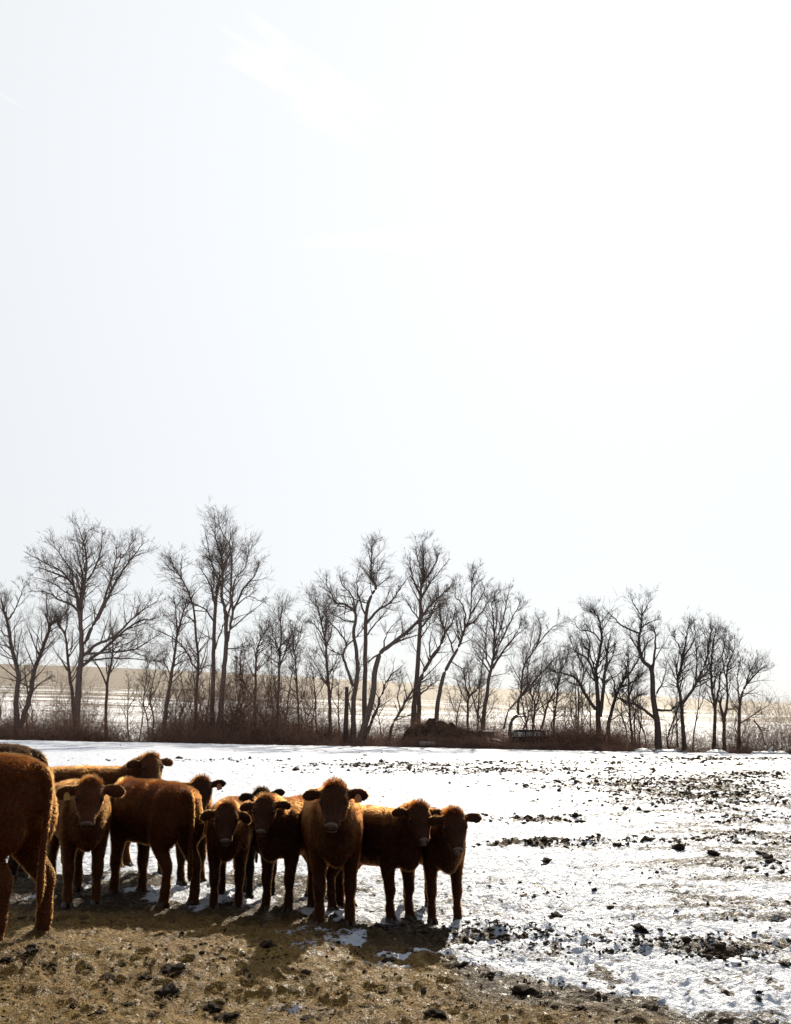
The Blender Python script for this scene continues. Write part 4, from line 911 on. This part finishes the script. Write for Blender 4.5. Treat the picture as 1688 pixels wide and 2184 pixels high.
# ------------------------------------------------------------------ things lying under the trees
def mound():
    c = at_plane(965, 1590, 90.6); cx = c[0]; n, m = 90, 26
    xs = np.linspace(-4.4, 4.3, n); ys = np.linspace(-1.7, 2.0, m); X, Y = np.meshgrid(xs, ys)
    top = np.interp(X, [-4.4, -3.9, -3.2, -1.6, 0, 1.6, 2.8, 3.6, 4.3], [0, 1.5, 2.35, 2.35, 2.15, 1.75, 1.5, .9, 0])
    prof = np.clip(1 - np.abs(Y - .1) / 1.9, 0, 1) ** .55
    Z = top * prof * (1 + .5 * (fbm(X * 1.3, Y * 1.3, 61, 4) - .5)) + .25 * (fbm(X * 5, Y * 5, 66, 3) - .5) * (top > .05)
    gx = cx + X; gy = 90.6 + Y; Zw = gz(gx, gy) - .15 + Z
    idx = np.arange(n * m).reshape(m, n); F = np.stack([idx[:-1, :-1], idx[:-1, 1:], idx[1:, 1:], idx[1:, :-1]], -1).reshape(-1, 4)
    o = link('earth_mound', mesh('earth_mound', np.stack([gx, gy, Zw], -1).reshape(-1, 3), F, M['soil'])); tag(o, 'long dark mound of earth and debris under the trees, right of the leaning tree', 'mound')
mound()
M['rust'] = plain('rusted_dark_paint', (.022, .015, .014), .9, .5, 6, bmp=.4, bd=.01)
M['chrome'] = plain('dull_metal', (.20, .19, .19), .5, .2, 6, metal=.5, bmp=0)
M['tyre'] = plain('perished_rubber', (.02, .02, .02), .9, .3, 9)
M['plank'] = plain('pale_board', (.55, .56, .60), .7, .15, 7)
M['wood'] = plain('grey_board', (.07, .055, .048), .8, .3, 7)
mg, tg, bgl = material('dusty_glass'); bgl.inputs['Base Color'].default_value = (.75, .8, .82, 1); bgl.inputs['Roughness'].default_value = .25; bgl.inputs['Transmission Weight'].default_value = .85; bgl.inputs['IOR'].default_value = 1.1
tg.links.new(ramp(tg, noise(tg, 3, 4, .6, coord(tg)), [(.3, (.55, .6, .62)), (.7, (.85, .88, .9))]), bgl.inputs['Base Color'])
M['glass'] = mg
def prism(name, prof, y0, y1, mat, parent, smooth=False):
    mb = MB(); mb.loft([[Vector((x, y0, z)) for x, z in prof], [Vector((x, y1, z)) for x, z in prof]]); return mb.build(name, mat, parent, smooth)
def wreck():
    a = at_plane(1086, 1590, 89.6); Y = 89.6; o = empty('wrecked_car', (a[0], Y, g0(a[0], Y) + .02)); tag(o, 'derelict dark boxy car seen side-on under the trees', 'car')
    # side-on, nose to the left: x along the car, y depth
    lower = [(0.02, .28), (.0, .55), (.10, .84), (.30, .93), (.95, .97), (3.0, 1.0), (3.35, .95), (3.42, .60), (3.40, .28)]
    body = prism('body', lower, 0, 1.55, M['rust'], o)
    prism('roof', [(.42, 1.37), (.50, 1.46), (.80, 1.52), (2.70, 1.52), (3.0, 1.44), (3.05, 1.36)], .08, 1.47, M['rust'], o)
    for x0, x1, x2, x3 in ((.34, .40, .44, .50), (.66, .74, .66, .74), (1.34, 1.44, 1.34, 1.44), (1.98, 2.10, 1.98, 2.10), (2.86, 3.02, 2.80, 2.96)):
        for y0, y1 in ((.08, .14), (1.41, 1.47)): prism('pillar', [(x0, .95), (x1, .95), (x3, 1.40), (x2, 1.40)], y0, y1, M['rust'], o)
    for x0, x1 in ((.44, .66), (.745, 1.335), (1.445, 1.975), (2.105, 2.80)):
        for y in (.10, 1.445): prism('window', [(x0, .985), (x1, .985), (x1, 1.365), (x0 + (.06 if x0 < .5 else 0), 1.365)], y, y + .012, M['glass'], o)
    for x in (.72, 2.75):
        for y in (.02, 1.36):
            mb = MB(); mb.loft([[Vector((x + math.cos(q) * r_, y + yy, .31 + math.sin(q) * r_)) for q in np.linspace(0, 2 * math.pi, 20, endpoint=False)] for r_, yy in ((.24, -.03), (.31, -.01), (.31, .16), (.24, .19))]); wl = mb.build('wheel', M['tyre'], o)
            mb = MB(); mb.loft([[Vector((x + math.cos(q) * r_, y + yy, .31 + math.sin(q) * r_)) for q in np.linspace(0, 2 * math.pi, 16, endpoint=False)] for r_, yy in ((.05, -.045), (.17, -.04), (.17, -.02))]); mb.build('hubcap', M['chrome'], wl)
    mb = MB(); mb.box((-.05, .78, .45), (.10, 1.6, .14)); mb.build('bumper', M['chrome'], o, False)
    mb = MB(); mb.box((.62, -.012, .80), (.34, .018, .05)); mb.build('trim_strip', M['chrome'], o, False)
    for y in (.25, 1.3):
        mb = MB(); mb.ell((.02, y, .70), (Vector((.05, 0, 0)), Vector((0, .11, 0)), Vector((0, 0, .11)))); mb.build('headlight', M['chrome'], o)
    mb = MB(); mb.box((1.52, -.012, .86), (.14, .02, .03)); mb.build('door_handle', M['chrome'], o, False)
wreck()
def trailer():
    a = at_plane(1178, 1594, 90.2); o = empty('flatbed_trailer', (a[0], 90.2, g0(a[0], 90.2))); tag(o, 'low dark trailer half buried in brambles right of the derelict car', 'trailer')
    for i in range(6):
        mb = MB(); mb.box((2.2, .15 + i * .30, .62), (4.4, .285, .06)); mb.build('plank', M['wood'], o, False)
    mb = MB(); mb.box((2.2, .25, .50), (4.4, .10, .14)); mb.box((2.2, 1.45, .50), (4.4, .10, .14)); mb.box((-.5, .85, .48), (1.0, .12, .10)); mb.build('chassis', M['rust'], o, False)
    for x in (.06, 1.5, 2.9, 4.34):
        mb = MB(); mb.box((x, -.02, .92), (.09, .07, .60)); mb.build('stake', M['wood'], o, False)
    mb = MB(); mb.box((2.2, -.075, .95), (4.4, .03, .18)); mb.build('side_board', M['wood'], o, False)
    mb = MB(); mb.box((2.2, -.075, 1.18), (4.4, .03, .10)); mb.build('side_board', M['wood'], o, False)
    for x in (2.0, 2.9):
        mb = MB(); mb.loft([[Vector((x + math.cos(q) * r_, .05 + yy, .33 + math.sin(q) * r_)) for q in np.linspace(0, 2 * math.pi, 18, endpoint=False)] for r_, yy in ((.22, 0), (.33, .02), (.33, .18), (.22, .20))]); mb.build('wheel', M['tyre'], o)
trailer()
def crate():
    a = at_plane(1036, 1588, 89.4); o = empty('wooden_crate', (a[0], 89.4, g0(a[0], 89.4)), .2); tag(o, 'weathered slatted crate at the right end of the dark mound', 'crate')
    for i in range(5):
        mb = MB(); mb.box((i * .17, 0, .72), (.13, .03, 1.2)); mb.build('slat', M['wood'], o, False)
        mb = MB(); mb.box((i * .17, .75, .72), (.13, .03, 1.2)); mb.build('slat', M['wood'], o, False)
    mb = MB(); mb.box((.34, .375, 1.37), (.86, .82, .07)); mb.build('lid', M['plank'], o, False)
    for z in (.3, 1.1):
        mb = MB(); mb.box((.34, -.035, z), (.82, .03, .10)); mb.build('batten', M['wood'], o, False)
crate()
def bale():
    a = at_plane(1006, 1586, 89.2); o = empty('round_bale', (a[0], 89.2, g0(a[0], 89.2))); tag(o, 'dark rotting round bale at the right end of the mound', 'bale')
    q = np.linspace(0, 2 * math.pi, 26, endpoint=False); mb = MB(); rn = random.Random(3)
    mb.loft([[Vector((math.cos(t) * .78 * s_ * (1 + rn.uniform(-.03, .03)), y, .66 + math.sin(t) * .70 * s_ * (1 + rn.uniform(-.03, .03)))) for t in q] for s_, y in ((.75, 0), (.97, .05), (1, .4), (1, .9), (.97, 1.2), (.75, 1.25))]); mb.build('straw_roll', M['soil'], o)
bale()
def board(px, py, Y, L, w_, th, tilt, label, mat='plank', name='plank', rz=0.0):
    a = at_plane(px, py, Y); mb = MB(); mb.box((0, 0, 0), (L, w_, th)); o = mb.build(name, M[mat], None, False); o.location = (a[0], Y, a[2]); o.rotation_euler = (R(14), -R(tilt), rz); tag(o, label, 'board')
    bm = bmesh.new(); bm.from_mesh(o.data); bmesh.ops.bevel(bm, geom=bm.edges[:], offset=.008, segments=1, affect='EDGES'); bm.to_mesh(o.data); bm.free()
board(1039, 1583, 88.4, .75, .10, .22, 62, 'pale board propped up at a steep slant left of the derelict car')
board(1056, 1586, 88.7, 1.25, .25, .09, -12, 'pale board lying nearly flat right of the propped board')
board(1062, 1579, 88.9, .95, .25, .08, -14, 'short pale board lying behind the flat board')
board(912, 1586, 88.3, 1.25, .5, .22, -2, 'pale low slab lying at the foot of the dark mound')
for i, (px, py, wd, lb) in enumerate(((1412, 1588, 24, 'largest grey stone at the foot of the thick twisted tree'), (1392, 1592, 18, 'small grey stone left of the twisted tree foot'), (1443, 1594, 18, 'grey stone right of the largest stone by the twisted tree'), (1462, 1594, 14, 'smallest grey stone, farthest right of those by the twisted tree'))):
    a = at_plane(px, py, 90.0 - .2 * i); o = link('stone', clod_mesh(70 + i, .35, 'rock')); h = wd / 2 / 25; o.location = (a[0], 90.0 - .2 * i, g0(a[0], 90) + .05); o.scale = (h, h * .8, h * .7); tag(o, lb, 'stone', 'stones at the twisted tree')
for i, (px, wd) in enumerate(((1372, 34), (1422, 40), (1530, 40), (1628, 44), (1665, 30))):
    a = at_plane(px, 1598, 88.6); o = link('snow_drift', SM[i % 2]); h = wd / 2 / 25; o.location = (a[0], 88.6, g0(a[0], 88.6)); o.scale = (h, .6, .22); tag(o, 'low snow drift at the foot of the right-hand trees', kind='structure')
Pq = np.array([(-.3, 0, -.1), (0, 0, .15), (.35, .02, .55)]); V, F = tubes([(Pq, np.array([.10, .09, .08]), 8)]); a = at_plane(1640, 1600, 88.4)
me = mesh('post', V, F, M['plank']); o = link('broken_post', me); o.location = (a[0], 88.4, g0(a[0], 88.4)); tag(o, 'pale broken post leaning right at the far right edge of the field', 'post')
